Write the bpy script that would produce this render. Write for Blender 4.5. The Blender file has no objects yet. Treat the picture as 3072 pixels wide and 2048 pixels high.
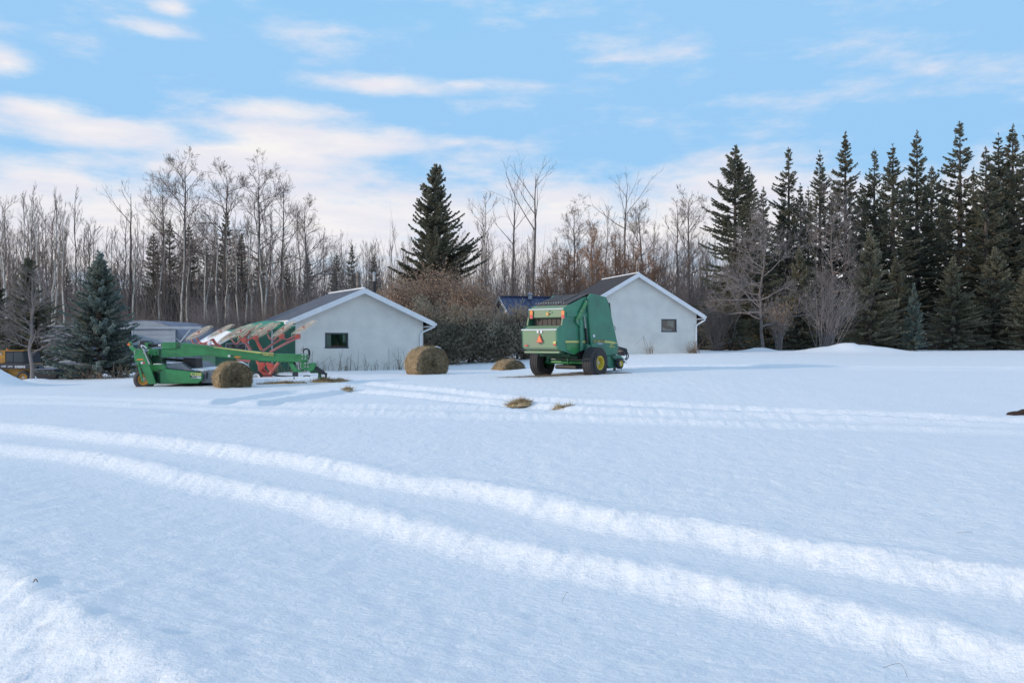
import bpy, math, random
import numpy as np
from mathutils import Vector, Matrix
R = math.radians
sc = bpy.context.scene
col = sc.collection

# ------------------------------------------------------------------ camera
F = 2600.0; CX = 1536.0; CY = 1024.0; CAMZ = 1.6          # focal length and centre in photo pixels
cd = bpy.data.cameras.new('camera'); cam = bpy.data.objects.new('camera', cd); col.objects.link(cam)
cam.location = (0, 0, CAMZ); cam.rotation_euler = (R(90), 0, 0)
cd.sensor_fit = 'HORIZONTAL'; cd.sensor_width = 36.0; cd.lens = 36.0*F/3072.0
cd.clip_start = 0.1; cd.clip_end = 5000.0
sc.camera = cam

# ------------------------------------------------------------------ light
SUN_EL, SUN_BACK = 14.5, 18.0          # low sun from the left, a little behind the camera
sdir = Vector((-math.cos(R(SUN_BACK))*math.cos(R(SUN_EL)), -math.sin(R(SUN_BACK))*math.cos(R(SUN_EL)), math.sin(R(SUN_EL))))
ld = bpy.data.lights.new('sun', 'SUN'); lo = bpy.data.objects.new('sun', ld); col.objects.link(lo)
ld.energy = 0.98; ld.angle = R(2.0); ld.color = (1.0, 0.83, 0.66)
lo.rotation_euler = sdir.to_track_quat('Z', 'Y').to_euler(); lo.location = (-20, -5, 20)
sc.view_settings.view_transform = 'Standard'; sc.view_settings.look = 'None'
sc.view_settings.exposure = 1.3; sc.view_settings.gamma = 1.0
sc.view_settings.use_curve_mapping = False
sc.cycles.use_denoising = True
sc.cycles.max_bounces = 6
sc.cycles.transparent_max_bounces = 8

w = bpy.data.worlds.new('World'); sc.world = w; w.use_nodes = True
nt = w.node_tree; N = nt.nodes; L = nt.links; N.clear()
def val(node, i, v):
    if isinstance(v, bpy.types.NodeSocket): L.new(v, node.inputs[i])
    else: node.inputs[i].default_value = v
def MA(op, a, b=0.0, c=0.0, clamp=False):
    n = N.new('ShaderNodeMath'); n.operation = op; n.use_clamp = clamp
    val(n, 0, a); val(n, 1, b)
    if op in ('MULTIPLY_ADD', 'SMOOTH_MAX', 'SMOOTH_MIN'): val(n, 2, c)
    return n.outputs[0]
def sstep(x, lo_, hi_):
    n = N.new('ShaderNodeMapRange'); n.interpolation_type = 'SMOOTHSTEP'
    val(n, 0, x); val(n, 1, lo_); val(n, 2, hi_); return n.outputs[0]
tc = N.new('ShaderNodeTexCoord'); sx = N.new('ShaderNodeSeparateXYZ'); L.new(tc.outputs['Generated'], sx.inputs[0])
X_, Y_, Z_ = sx.outputs
sky = N.new('ShaderNodeTexSky'); sky.sky_type = 'NISHITA'; sky.sun_disc = False
sky.sun_elevation = R(SUN_EL); sky.sun_rotation = math.atan2(sdir.x, sdir.y)
sky.air_density = 1.0; sky.dust_density = 0.25; sky.ozone_density = 2.5; sky.altitude = 700
az = MA('MULTIPLY', MA('ARCTAN2', X_, Y_), 57.2958)
el = MA('MULTIPLY', MA('ARCSINE', Z_), 57.2958)
def noise(vec, scale, detail=6, rough=0.55):
    n = N.new('ShaderNodeTexNoise'); L.new(vec, n.inputs['Vector']); n.inputs['Scale'].default_value = scale
    n.inputs['Detail'].default_value = detail; n.inputs['Roughness'].default_value = rough; return n.outputs[0]
def vec(x, y, z=0.0):
    n = N.new('ShaderNodeCombineXYZ'); val(n, 0, x); val(n, 1, y); val(n, 2, z); return n.outputs[0]
nv = vec(MA('MULTIPLY', az, 0.055), MA('MULTIPLY', el, 0.17))
n1 = noise(nv, 1.8, 8, 0.60)
n2 = noise(vec(MA('MULTIPLY', az, 0.11), MA('MULTIPLY', el, 0.5), 3.3), 1.3, 5, 0.6)
def ang(u, v):
    return math.degrees(math.atan((u-CX)/F)), math.degrees(math.atan((CY-v)/math.hypot(F, u-CX)))
# clouds seen in the photograph: centre, half width, half height (photo pixels), weight
CL = [(140, 335, 190, 60, 1.25), (20, 190, 100, 70, .9), (470, 95, 150, 40, .8), (520, 25, 80, 28, .7), (960, 95, 280, 34, .45),
      (840, 330, 330, 55, 1.1), (930, 420, 420, 95, 1.3), (300, 400, 380, 70, 1.2), (760, 470, 500, 60, 1.2), (1120, 255, 340, 40, .85), (1400, 255, 300, 34, .7),
      (1850, 180, 330, 18, .25), (2200, 300, 520, 55, .22), (700, 520, 800, 60, 1.0), (1380, 425, 150, 26, .55), (180, 540, 420, 60, 1.0), (60, 620, 300, 50, .7)]
m = None
for (u, v, hw, hh, wt) in CL:
    a0, e0 = ang(u, v); sa = hw/F*57.3; se = hh/F*57.3
    dx = MA('MULTIPLY', MA('SUBTRACT', az, a0), 1/sa); dy = MA('MULTIPLY', MA('SUBTRACT', el, e0), 1/se)
    d = MA('SQRT', MA('ADD', MA('MULTIPLY', dx, dx), MA('MULTIPLY', dy, dy)))
    e = MA('MULTIPLY', MA('SUBTRACT', 1.0, d), wt)
    m = e if m is None else MA('SMOOTH_MAX', m, e, 0.25)
# the bank of cloud along the horizon, all the way round
bank = MA('MULTIPLY', MA('SUBTRACT', 12.8, el), 0.2)
bank = MA('MINIMUM', bank, 0.95)
m = MA('SMOOTH_MAX', m, bank, 0.2)
# looser cloud overhead, out of view, its cover raised to brighten the snow
zc = MA('MAXIMUM', Z_, 0.06)
over = noise(vec(MA('DIVIDE', X_, zc), MA('DIVIDE', Y_, zc), 1.7), 0.55, 6, 0.55)
over = MA('MULTIPLY', MA('SUBTRACT', over, 0.40), 3.0)
over = MA('MULTIPLY', over, sstep(el, 24.0, 34.0))
m = MA('MAXIMUM', m, over)
mm = MA('ADD', m, MA('MULTIPLY', MA('SUBTRACT', n1, 0.53), 3.0))
mm = MA('ADD', mm, MA('MULTIPLY', MA('SUBTRACT', n2, 0.5), 0.9))
mask = MA('MULTIPLY', sstep(mm, -0.15, 0.95), 0.93)
hsv = N.new('ShaderNodeHueSaturation'); L.new(sky.outputs[0], hsv.inputs['Color'])
hsv.inputs['Saturation'].default_value = 1.0; hsv.inputs['Value'].default_value = 1.0
shade = N.new('ShaderNodeMix'); shade.data_type = 'RGBA'
val(shade, 0, sstep(MA('ADD', n2, MA('MULTIPLY', n1, 0.4)), 0.55, 0.85))
SKYK = 0.15
shade.inputs[6].default_value = (0.400, 0.378, 0.368, 1); shade.inputs[7].default_value = (0.345, 0.337, 0.362, 1)
sc_ = N.new('ShaderNodeMix'); sc_.data_type = 'RGBA'; sc_.blend_type = 'MULTIPLY'; sc_.inputs[0].default_value = 1.0
L.new(shade.outputs[2], sc_.inputs[6]); sc_.inputs[7].default_value = (1/SKYK, 1/SKYK, 1/SKYK, 1)
mx = N.new('ShaderNodeMix'); mx.data_type = 'RGBA'; L.new(mask, mx.inputs[0]); 
dk = N.new('ShaderNodeMix'); dk.data_type = 'RGBA'; dk.blend_type = 'DARKEN'; dk.inputs[0].default_value = 1.0
L.new(hsv.outputs[0], dk.inputs[6]); dk.inputs[7].default_value = (0.150/SKYK, 0.250/SKYK, 0.365/SKYK, 1)      # thin veil: no part of the clear sky burns out
veil = N.new('ShaderNodeMix'); veil.data_type = 'RGBA'; veil.inputs[0].default_value = 0.6           # high thin haze evens the blue out
L.new(dk.outputs[2], veil.inputs[6]); veil.inputs[7].default_value = (0.122/SKYK, 0.243/SKYK, 0.380/SKYK, 1)
L.new(veil.outputs[2], mx.inputs[6])
L.new(sc_.outputs[2], mx.inputs[7])
bg = N.new('ShaderNodeBackground'); L.new(mx.outputs[2], bg.inputs[0]); bg.inputs[1].default_value = SKYK
wo = N.new('ShaderNodeOutputWorld'); L.new(bg.outputs[0], wo.inputs[0])
# ------------------------------------------------------------------ helpers
def pix(u, v, Y):                      # photo pixel at depth Y -> world point
    return Vector(((u-CX)/F*Y, Y, CAMZ+(CY-v)/F*Y))
def tag(o, label=None, cat=None, group=None, kind=None):
    if label: o['label'] = label
    if cat: o['category'] = cat
    if group: o['group'] = group
    if kind: o['kind'] = kind
    return o
def empty(name, loc, rz=0.0, **k):
    o = bpy.data.objects.new(name, None); col.objects.link(o); o.location = loc; o.rotation_euler = (0, 0, rz)
    o.empty_display_size = 0.3
    return tag(o, **k)
def link(name, me, mat=None, parent=None, **k):
    o = bpy.data.objects.new(name, me); col.objects.link(o)
    if mat and not me.materials: me.materials.append(mat)
    if parent: o.parent = parent
    return tag(o, **k)
def copy_tree(o, parent=None):
    c = o.copy(); col.objects.link(c); c.parent = parent
    for ch in list(o.children): copy_tree(ch, c)
    return c

class MB:
    def __init__(s): s.v = []; s.f = []
    def add(s, vs, fs):
        n = len(s.v); s.v += [tuple(p) for p in vs]; s.f += [tuple(i+n for i in f) for f in fs]; return s
    def box(s, x0, x1, y0, y1, z0, z1, M=None):
        vs = [(x, y, z) for z in (z0, z1) for x, y in ((x0, y0), (x1, y0), (x1, y1), (x0, y1))]
        if M is not None: vs = [M @ Vector(p) for p in vs]
        return s.add(vs, [(3, 2, 1, 0), (4, 5, 6, 7), (0, 1, 5, 4), (1, 2, 6, 5), (2, 3, 7, 6), (3, 0, 4, 7)])
    def prism(s, pts, y0, y1):         # polygon in (x,z), from y0 to y1
        n = len(pts); a = sum(pts[i][0]*pts[(i+1) % n][1]-pts[(i+1) % n][0]*pts[i][1] for i in range(n))
        if a < 0: pts = pts[::-1]
        vs = [(p[0], y0, p[1]) for p in pts]+[(p[0], y1, p[1]) for p in pts]
        fs = [tuple(range(n)), tuple(range(2*n-1, n-1, -1))]+[(i+n, (i+1) % n+n, (i+1) % n, i) for i in range(n)]
        return s.add(vs, fs)
    def tube(s, pts, r, n=8, cap=True):
        pts = [Vector(p) for p in pts]; k = len(pts)
        rs = r if isinstance(r, (list, tuple)) else [r]*k
        base = len(s.v); up = None
        for i, p in enumerate(pts):
            t = (pts[min(i+1, k-1)]-pts[max(i-1, 0)])
            t = t.normalized() if t.length > 1e-9 else Vector((0, 0, 1))
            if up is None:
                a = Vector((0, 0, 1)) if abs(t.z) < 0.9 else Vector((1, 0, 0))
                up = t.cross(a).normalized()
            up = (up-t*up.dot(t)); up = up.normalized() if up.length > 1e-6 else t.orthogonal().normalized()
            b = t.cross(up)
            for j in range(n):
                q = 2*math.pi*j/n
                s.v.append(tuple(p+(up*math.cos(q)+b*math.sin(q))*rs[i]))
        for i in range(k-1):
            for j in range(n):
                a = base+i*n+j; b_ = base+i*n+(j+1) % n
                s.f.append((a, b_, b_+n, a+n))
        if cap:
            s.f.append(tuple(base+j for j in range(n-1, -1, -1))); s.f.append(tuple(base+(k-1)*n+j for j in range(n)))
        return s
    def bar(s, p, q, w, d, roll=None):     # rectangular bar from p to q
        p = Vector(p); q = Vector(q); t = (q-p); ln = t.length; t.normalize()
        side = Vector((0, 1, 0)) if roll is None else Vector(roll)
        side = (side-t*side.dot(t)).normalized(); up = t.cross(side)
        M = Matrix((t, side, up)).transposed().to_4x4(); M.translation = p
        return s.box(0, ln, -d/2, d/2, -w/2, w/2, M)
    def lathe(s, prof, n=32, M=None):      # prof (r, h) revolved about local y
        base = len(s.v); k = len(prof)
        for r, h in prof:
            for j in range(n):
                q = 2*math.pi*j/n; p = Vector((r*math.cos(q), h, r*math.sin(q)))
                s.v.append(tuple(M @ p if M is not None else p))
        for i in range(k-1):
            for j in range(n):
                a = base+i*n+j; b = base+i*n+(j+1) % n
                s.f.append((a, a+n, b+n, b))
        return s
    def build(s, name, mat, parent=None, smooth=False, bevel=0.0, **k):
        me = bpy.data.meshes.new(name); me.from_pydata(s.v, [], s.f); me.update()
        if smooth:
            me.polygons.foreach_set('use_smooth', [True]*len(me.polygons))
            try: me.set_sharp_from_angle(angle=R(40))
            except Exception: pass
        o = link(name, me, mat, parent, **k)
        if bevel:
            b = o.modifiers.new('bevel', 'BEVEL'); b.width = bevel; b.segments = 2; b.limit_method = 'ANGLE'; b.angle_limit = R(40)
        return o

def mesh_np(name, verts, faces, nper, mat, smooth=False):
    """verts (n,3), faces (m,nper) numpy -> mesh"""
    me = bpy.data.meshes.new(name); nv_ = len(verts); nf = len(faces)
    me.vertices.add(nv_); me.vertices.foreach_set('co', np.asarray(verts, np.float32).ravel())
    me.loops.add(nf*nper); me.loops.foreach_set('vertex_index', np.asarray(faces, np.int32).ravel())
    me.polygons.add(nf); me.polygons.foreach_set('loop_start', np.arange(0, nf*nper, nper, dtype=np.int32))
    if smooth: me.polygons.foreach_set('use_smooth', np.ones(nf, bool))
    me.update(calc_edges=True); me.validate()
    if mat: me.materials.append(mat)
    return me

def text(s_, size, mat, parent, name, M, bold=0.0, label=None, sx_=1.0):
    cu = bpy.data.curves.new(name, 'FONT'); cu.body = s_; cu.size = size; cu.align_x = 'CENTER'; cu.align_y = 'CENTER'; cu.extrude = 0.002; cu.offset = bold
    t = bpy.data.objects.new(name+'_tmp', cu); col.objects.link(t)
    bpy.context.view_layer.update()
    me = bpy.data.meshes.new_from_object(t)
    bpy.data.objects.remove(t); me.name = name
    o = link(name, me, mat, parent); o.matrix_local = M @ Matrix.Diagonal((sx_, 1, 1, 1))
    if label: o['label'] = label
    return o

# ------------------------------------------------------------------ materials
def mat(name, c, rough=0.6, metal=0.0, var=0.15, scale=3.0, c2=None, bump=0.0, bscale=40.0, spec=0.5, coat=0.0, detail=5, vec_scale=None, thresh=(0.35, 0.7)):
    m_ = bpy.data.materials.new(name); m_.use_nodes = True; t = m_.node_tree; n = t.nodes; l = t.links
    p = n['Principled BSDF']; p.inputs['Roughness'].default_value = rough; p.inputs['Metallic'].default_value = metal
    p.inputs['Specular IOR Level'].default_value = spec
    if coat: p.inputs['Coat Weight'].default_value = coat; p.inputs['Coat Roughness'].default_value = 0.15
    g = n.new('ShaderNodeTexCoord'); nz = n.new('ShaderNodeTexNoise'); nz.inputs['Scale'].default_value = scale; nz.inputs['Detail'].default_value = detail
    src = g.outputs['Object']
    if vec_scale:
        mp = n.new('ShaderNodeMapping'); mp.inputs['Scale'].default_value = vec_scale; l.new(src, mp.inputs[0]); src = mp.outputs[0]
    l.new(src, nz.inputs['Vector'])
    mr = n.new('ShaderNodeMapRange'); mr.inputs[1].default_value, mr.inputs[2].default_value = thresh; l.new(nz.outputs[0], mr.inputs[0])
    mx_ = n.new('ShaderNodeMix'); mx_.data_type = 'RGBA'; l.new(mr.outputs[0], mx_.inputs[0])
    c2 = c2 or tuple(x*(1-var) for x in c); c1 = tuple(min(1, x*(1+var*0.6)) for x in c)
    mx_.inputs[6].default_value = (*c1, 1); mx_.inputs[7].default_value = (*c2, 1)
    l.new(mx_.outputs[2], p.inputs['Base Color'])
    if bump:
        nb = n.new('ShaderNodeTexNoise'); nb.inputs['Scale'].default_value = bscale; nb.inputs['Detail'].default_value = 4; l.new(src, nb.inputs['Vector'])
        b = n.new('ShaderNodeBump'); b.inputs['Strength'].default_value = bump; b.inputs['Distance'].default_value = 0.02
        l.new(nb.outputs[0], b.inputs['Height']); l.new(b.outputs[0], p.inputs['Normal'])
    return m_
M_ = {}
M_['green'] = mat('green_paint', (0.03, 0.21, 0.065), 0.38, 0, 0.25, 2.5, coat=0.25, bump=0.03, bscale=6)
M_['green_old'] = mat('weathered_green_paint', (0.045, 0.205, 0.12), 0.5, 0, 0.3, 1.8, c2=(0.05, 0.16, 0.11), bump=0.04, bscale=6)
M_['green_sunlit'] = mat('sunlit_green_paint', (0.15, 0.25, 0.14), 0.55, 0, 0.2, 2.2, c2=(0.21, 0.25, 0.165), bump=0.04, bscale=5)  # same baler green, lightened in the colour for its sunlit rear
M_['green_dark'] = mat('dark_green_steel', (0.012, 0.06, 0.028), 0.55, 0, 0.4, 4)
M_['yellow'] = mat('yellow_paint', (0.62, 0.48, 0.06), 0.45, 0, 0.12, 5)
M_['decal_y'] = mat('yellow_decal', (0.60, 0.55, 0.16), 0.5, 0, 0.08, 5)
M_['loader_y'] = mat('amber_paint', (0.45, 0.22, 0.03), 0.45, 0, 0.25, 4)
M_['black'] = mat('black_plastic', (0.018, 0.018, 0.022), 0.45, 0, 0.3, 6)
M_['black_paint'] = mat('dark_blue_black_paint', (0.03, 0.034, 0.045), 0.4, 0, 0.25, 4)
M_['rubber'] = mat('tyre_rubber', (0.026, 0.025, 0.028), 0.72, 0, 0.3, 8, c2=(0.045, 0.04, 0.038), bump=0.15, bscale=30)
M_['belt'] = mat('baler_belt_rubber', (0.075, 0.066, 0.062), 0.7, 0, 0.35, 6, bump=0.2, bscale=60, vec_scale=(1, 6, 1))
M_['steel'] = mat('bare_steel', (0.45, 0.45, 0.44), 0.35, 0.8, 0.25, 10)
M_['grey_m'] = mat('grey_canvas', (0.17, 0.18, 0.20), 0.45, 0, 0.25, 3, bump=0.15, bscale=4)
M_['red'] = mat('red_paint', (0.50, 0.075, 0.05), 0.45, 0, 0.25, 3, c2=(0.50, 0.16, 0.12))
M_['red_pale'] = mat('faded_red_paint', (0.42, 0.12, 0.11), 0.5, 0, 0.2, 3, c2=(0.42, 0.22, 0.20))
M_['tine'] = mat('dry_wire', (0.64, 0.54, 0.40), 0.5, 0, 0.15, 20)
M_['white_rim'] = mat('white_rim_paint', (0.7, 0.7, 0.7), 0.4, 0, 0.1, 6)
M_['orange'] = mat('safety_orange', (0.85, 0.20, 0.06), 0.5, 0, 0.1, 10)
M_['red_refl'] = mat('red_lens', (0.55, 0.05, 0.06), 0.3, 0, 0.1, 10)
M_['amber'] = mat('amber_lens', (0.75, 0.22, 0.04), 0.3, 0, 0.1, 10)
M_['white'] = mat('white_metal_trim', (0.74, 0.75, 0.77), 0.45, 0, 0.06, 4)
M_['decal_w'] = mat('white_decal', (0.72, 0.72, 0.74), 0.5, 0, 0.06, 30)
M_['decal_b'] = mat('blue_decal', (0.10, 0.22, 0.36), 0.5, 0, 0.06, 30)
M_['dark_text'] = mat('dark_print', (0.02, 0.06, 0.03), 0.6, 0, 0.1, 30)
M_['stucco'] = mat('pale_stucco', (0.72, 0.70, 0.645), 0.9, 0, 0.09, 1.3, bump=0.5, bscale=45, c2=(0.65, 0.635, 0.59))
M_['shingle'] = mat('dark_asphalt_shingle', (0.045, 0.04, 0.042), 0.9, 0, 0.45, 9, bump=0.5, bscale=30)
M_['roofing'] = mat('blue_grey_roofing', (0.10, 0.108, 0.13), 0.85, 0, 0.25, 5, bump=0.3, bscale=30)
M_['blue_roof'] = mat('blue_metal_roof', (0.045, 0.065, 0.14), 0.45, 0.1, 0.2, 2)
M_['galv'] = mat('galvanised_sheet', (0.40, 0.43, 0.47), 0.5, 0.25, 0.12, 2.5)
M_['galv_dark'] = mat('dull_galvanised_sheet', (0.26, 0.27, 0.33), 0.55, 0.25, 0.2, 2)
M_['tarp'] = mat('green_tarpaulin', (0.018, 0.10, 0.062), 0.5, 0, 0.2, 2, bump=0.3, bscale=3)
M_['tarp_top'] = mat('sunlit_tarp_and_stripe_green', (0.02, 0.26, 0.14), 0.5, 0, 0.15, 2, bump=0.3, bscale=3)
M_['glass'] = mat('dark_window_glass', (0.035, 0.04, 0.042), 0.06, 0, 0.3, 1.2, spec=0.7)
def glass_mat():
    m_ = bpy.data.materials.new('window_glass'); m_.use_nodes = True; t = m_.node_tree; n = t.nodes; n.remove(n['Principled BSDF'])
    a = n.new('ShaderNodeBsdfTransparent'); a.inputs[0].default_value = (.82, .86, .86, 1); g = n.new('ShaderNodeBsdfGlossy'); g.inputs['Roughness'].default_value = .04
    f = n.new('ShaderNodeFresnel'); f.inputs[0].default_value = 1.7; x = n.new('ShaderNodeMixShader')
    t.links.new(f.outputs[0], x.inputs[0]); t.links.new(a.outputs[0], x.inputs[1]); t.links.new(g.outputs[0], x.inputs[2]); t.links.new(x.outputs[0], n['Material Output'].inputs[0]); return m_
M_['clear'] = glass_mat()
M_['cloth'] = mat('pale_curtain_cloth', (0.55, 0.55, 0.52), 0.9, 0, 0.3, 3)
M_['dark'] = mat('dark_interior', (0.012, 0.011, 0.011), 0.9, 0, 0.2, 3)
M_['frame'] = mat('dark_window_frame', (0.06, 0.065, 0.08), 0.55, 0, 0.2, 10)
M_['hay'] = mat('hay', (0.33, 0.235, 0.14), 0.95, 0, 0.3, 14, c2=(0.20, 0.145, 0.08), bump=1.0, bscale=50, detail=8)
M_['hay_face'] = mat('hay_cut_face', (0.22, 0.175, 0.11), 0.95, 0, 0.3, 9, c2=(0.13, 0.10, 0.062), bump=1.0, bscale=45, detail=8)
M_['straw'] = mat('straw', (0.44, 0.33, 0.185), 0.9, 0, 0.3, 9, c2=(0.22, 0.155, 0.08))
M_['weed'] = mat('dry_weed', (0.21, 0.155, 0.11), 0.9, 0, 0.3, 9)
M_['manure'] = mat('dark_manure', (0.045, 0.022, 0.013), 0.95, 0, 0.4, 20, bump=1.0, bscale=40)
M_['dirt'] = mat('bare_earth', (0.13, 0.10, 0.075), 0.95, 0, 0.3, 6, c2=(0.3, 0.27, 0.25), bump=0.6, bscale=20)
M_['post'] = mat('weathered_wood', (0.20, 0.165, 0.14), 0.9, 0, 0.3, 6)
M_['aspen_bark'] = mat('pale_aspen_bark', (0.40, 0.375, 0.33), 0.9, 0, 0.5, 1.5, c2=(0.14, 0.12, 0.105), vec_scale=(3, 3, 1.0), thresh=(0.5, 0.75))
M_['grey_bark'] = mat('grey_bark', (0.15, 0.125, 0.115), 0.9, 0, 0.35, 3)
M_['dark_bark'] = mat('dark_bark', (0.085, 0.07, 0.062), 0.9, 0, 0.35, 3)
M_['twig'] = mat('bare_twig', (0.20, 0.15, 0.125), 0.9, 0, 0.3, 0.8)
M_['twig_grey'] = mat('pale_grey_twig', (0.23, 0.195, 0.185), 0.9, 0, 0.25, 0.8)
M_['twig_red'] = mat('reddish_twig', (0.33, 0.175, 0.10), 0.9, 0, 0.3, 0.8)
M_['thicket'] = mat('thicket_twig', (0.23, 0.175, 0.145), 0.95, 0, 0.35, 0.25, c2=(0.17, 0.14, 0.13))
def leafy(name, c, c2, scale=1.0, tr=.4):
    """needles and leaves: diffuse with some light passing through, two tones in soft patches"""
    m_ = mat(name, c, 0.85, 0, 0.3, scale, c2=c2); t = m_.node_tree; n = t.nodes; p = n['Principled BSDF']
    src = p.inputs['Base Color'].links[0].from_socket; tb = n.new('ShaderNodeBsdfTranslucent'); t.links.new(src, tb.inputs[0])
    x = n.new('ShaderNodeMixShader'); x.inputs[0].default_value = tr; t.links.new(p.outputs[0], x.inputs[1]); t.links.new(tb.outputs[0], x.inputs[2]); t.links.new(x.outputs[0], n['Material Output'].inputs[0])
    return m_
M_['spruce'] = leafy('dark_spruce_needles', (0.155, 0.165, 0.118), (0.235, 0.21, 0.155), 0.9, .5)
M_['spruce_b'] = leafy('blue_spruce_needles', (0.225, 0.285, 0.275), (0.22, 0.225, 0.165), 1.1, .5)
M_['spruce_o'] = leafy('olive_spruce_needles', (0.27, 0.25, 0.175), (0.20, 0.205, 0.15), 1.1, .5)
M_['spruce_g'] = leafy('blue_green_spruce_needles', (0.20, 0.265, 0.25), (0.19, 0.20, 0.15), 1.1, .5)
M_['juniper'] = leafy('juniper_needles', (0.25, 0.235, 0.18), (0.33, 0.255, 0.19), 0.8, .5)
M_['leaf_brown'] = leafy('withered_leaf', (0.48, 0.33, 0.225), (0.32, 0.235, 0.18), 1.2)
M_['leaf_tan'] = leafy('tan_leaf', (0.40, 0.27, 0.15), (0.28, 0.19, 0.11), 1.5)

# snow: fine crust relief in the shader, everything larger in the mesh
def snow_mat(name, crust=True):
    m_ = bpy.data.materials.new(name); m_.use_nodes = True; t = m_.node_tree; n = t.nodes; l = t.links
    p = n['Principled BSDF']; p.inputs['Base Color'].default_value = (0.90, 0.91, 0.925, 1); p.inputs['Roughness'].default_value = 0.62
    p.inputs['Specular IOR Level'].default_value = 0.3
    g = n.new('ShaderNodeTexCoord')
    def nz(scale, det, st):
        mp = n.new('ShaderNodeMapping'); mp.inputs['Scale'].default_value = st; l.new(g.outputs['Object'], mp.inputs[0])
        q = n.new('ShaderNodeTexNoise'); q.inputs['Scale'].default_value = scale; q.inputs['Detail'].default_value = det; q.inputs['Roughness'].default_value = 0.6
        l.new(mp.outputs[0], q.inputs['Vector']); return q.outputs[0]
    b1 = n.new('ShaderNodeBump'); b1.inputs['Strength'].default_value = 0.58; b1.inputs['Distance'].default_value = 0.05
    l.new(nz(13.0, 6, (1, 1.5, 1)), b1.inputs['Height'])
    b2 = n.new('ShaderNodeBump'); b2.inputs['Strength'].default_value = 0.5; b2.inputs['Distance'].default_value = 0.008
    l.new(nz(75.0, 3, (1, 1, 1)), b2.inputs['Height']); l.new(b1.outputs[0], b2.inputs['Normal'])
    l.new(b2.outputs[0], p.inputs['Normal'])
    return m_
M_['snow'] = snow_mat('snow_crust')

# ------------------------------------------------------------------ the ground
rng = np.random.default_rng(7)
_tab = rng.random((256, 256))
def vnoise(x, y):
    xi = np.floor(x).astype(int); yi = np.floor(y).astype(int); fx = x-xi; fy = y-yi
    fx = fx*fx*fx*(fx*(fx*6-15)+10); fy = fy*fy*fy*(fy*(fy*6-15)+10)
    a = _tab[xi & 255, yi & 255]; b = _tab[(xi+1) & 255, yi & 255]; c = _tab[xi & 255, (yi+1) & 255]; d = _tab[(xi+1) & 255, (yi+1) & 255]
    return (a*(1-fx)+b*fx)*(1-fy)+(c*(1-fx)+d*fx)*fy-0.5
def fbm(x, y, f0, octs, gain=0.5):
    s_ = 0; a = 1.0
    for i in range(octs):
        s_ = s_+a*vnoise(x*f0+17.3*i, y*f0-9.1*i); f0 *= 2.03; a *= gain
    return s_
CP = np.array([(-10, 0, 0), (0, 0, 0), (10, 0, 0), (-12, 12, 0), (0, 12, 0), (12, 12, 0), (-15, 20, 0), (0, 20, .01), (15, 20, .08),
    (-13.5, 31, -.02), (-8, 31, 0), (-4, 33, .12), (-3.9, 37, .2), (-10, 40, .22), (-4.4, 43, .25), (-.3, 41, .21), (1.15, 32.8, .28), (3, 31.2, .40), (5, 33, .50), (2, 29, .30),
    (11, 51, .93), (5.5, 49.5, .9), (20, 40, .70), (30, 66, 1.05), (12, 66, 1.0), (0, 66, .5), (-20, 42, -.15), (-27, 41, -.2), (-20, 66, 0), (-40, 66, 0), (45, 40, .9), (40, 20, .3), (-40, 20, -.1), (-40, 0, 0), (40, 0, 0), (0, 95, .6), (50, 95, 1.1), (-50, 95, 0)], float)
def _tps(d2): return np.where(d2 > 1e-9, d2*np.log(np.maximum(d2, 1e-9))*0.5, 0.0)
_n = len(CP); _A = np.zeros((_n+3, _n+3))
_A[:_n, :_n] = _tps(((CP[:, None, :2]-CP[None, :, :2])**2).sum(2))+np.eye(_n)*4.0
_A[:_n, _n] = 1; _A[:_n, _n+1:] = CP[:, :2]; _A[_n:, :_n] = _A[:_n, _n:].T
_w = np.linalg.solve(_A, np.concatenate([CP[:, 2], np.zeros(3)]))
def base_z(x, y):
    x = np.clip(np.asarray(x, float), -55, 55); y = np.clip(np.asarray(y, float), -5, 98)
    s_ = _w[_n]+_w[_n+1]*x+_w[_n+2]*y
    for i in range(_n): s_ = s_+_w[i]*_tps((x-CP[i, 0])**2+(y-CP[i, 1])**2)
    return s_
def px_ground(u, v):
    Y = 10.0
    a = (u-CX)/F; b = (CY-v)/F
    lo_, hi_ = 1.0, 150.0
    ys = np.concatenate([np.linspace(1, 30, 300), np.linspace(30, 150, 600)])
    dz = CAMZ+b*ys-base_z(a*ys, ys)
    i = np.argmax(dz < 0)
    if dz[i] >= 0: i = len(ys)-1
    y = ys[i]; return (a*y, y)
def seg_dist(px_, py_, P):
    """distance, signed side (+ = left-handed normal) and arc length along polyline P"""
    best = np.full(px_.shape, 1e9); sgn = np.zeros(px_.shape); arc = np.zeros(px_.shape); s0 = 0
    for i in range(len(P)-1):
        ax, ay = P[i]; bx, by = P[i+1]; dx, dy = bx-ax, by-ay; ln = math.hypot(dx, dy)
        t = np.clip(((px_-ax)*dx+(py_-ay)*dy)/ln**2, 0, 1)
        qx, qy = ax+t*dx, ay+t*dy; d = np.hypot(px_-qx, py_-qy)
        k = d < best; best = np.where(k, d, best)
        sgn = np.where(k, np.sign((px_-ax)*dy-(py_-ay)*dx), sgn); arc = np.where(k, s0+t*ln, arc); s0 += ln
    return best, sgn, arc
def smooth(P, n=6):
    P = [Vector((p[0], p[1], 0)) for p in P]; out = []
    for i in range(len(P)-1):
        p0 = P[max(i-1, 0)]; p1 = P[i]; p2 = P[i+1]; p3 = P[min(i+2, len(P)-1)]
        for k in range(n):
            t = k/n; out.append(0.5*((2*p1)+(p2-p0)*t+(2*p0-5*p1+4*p2-p3)*t*t+(3*p1-p0-3*p2+p3)*t**3))
    out.append(P[-1]); return [(p.x, p.y) for p in out]
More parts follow.
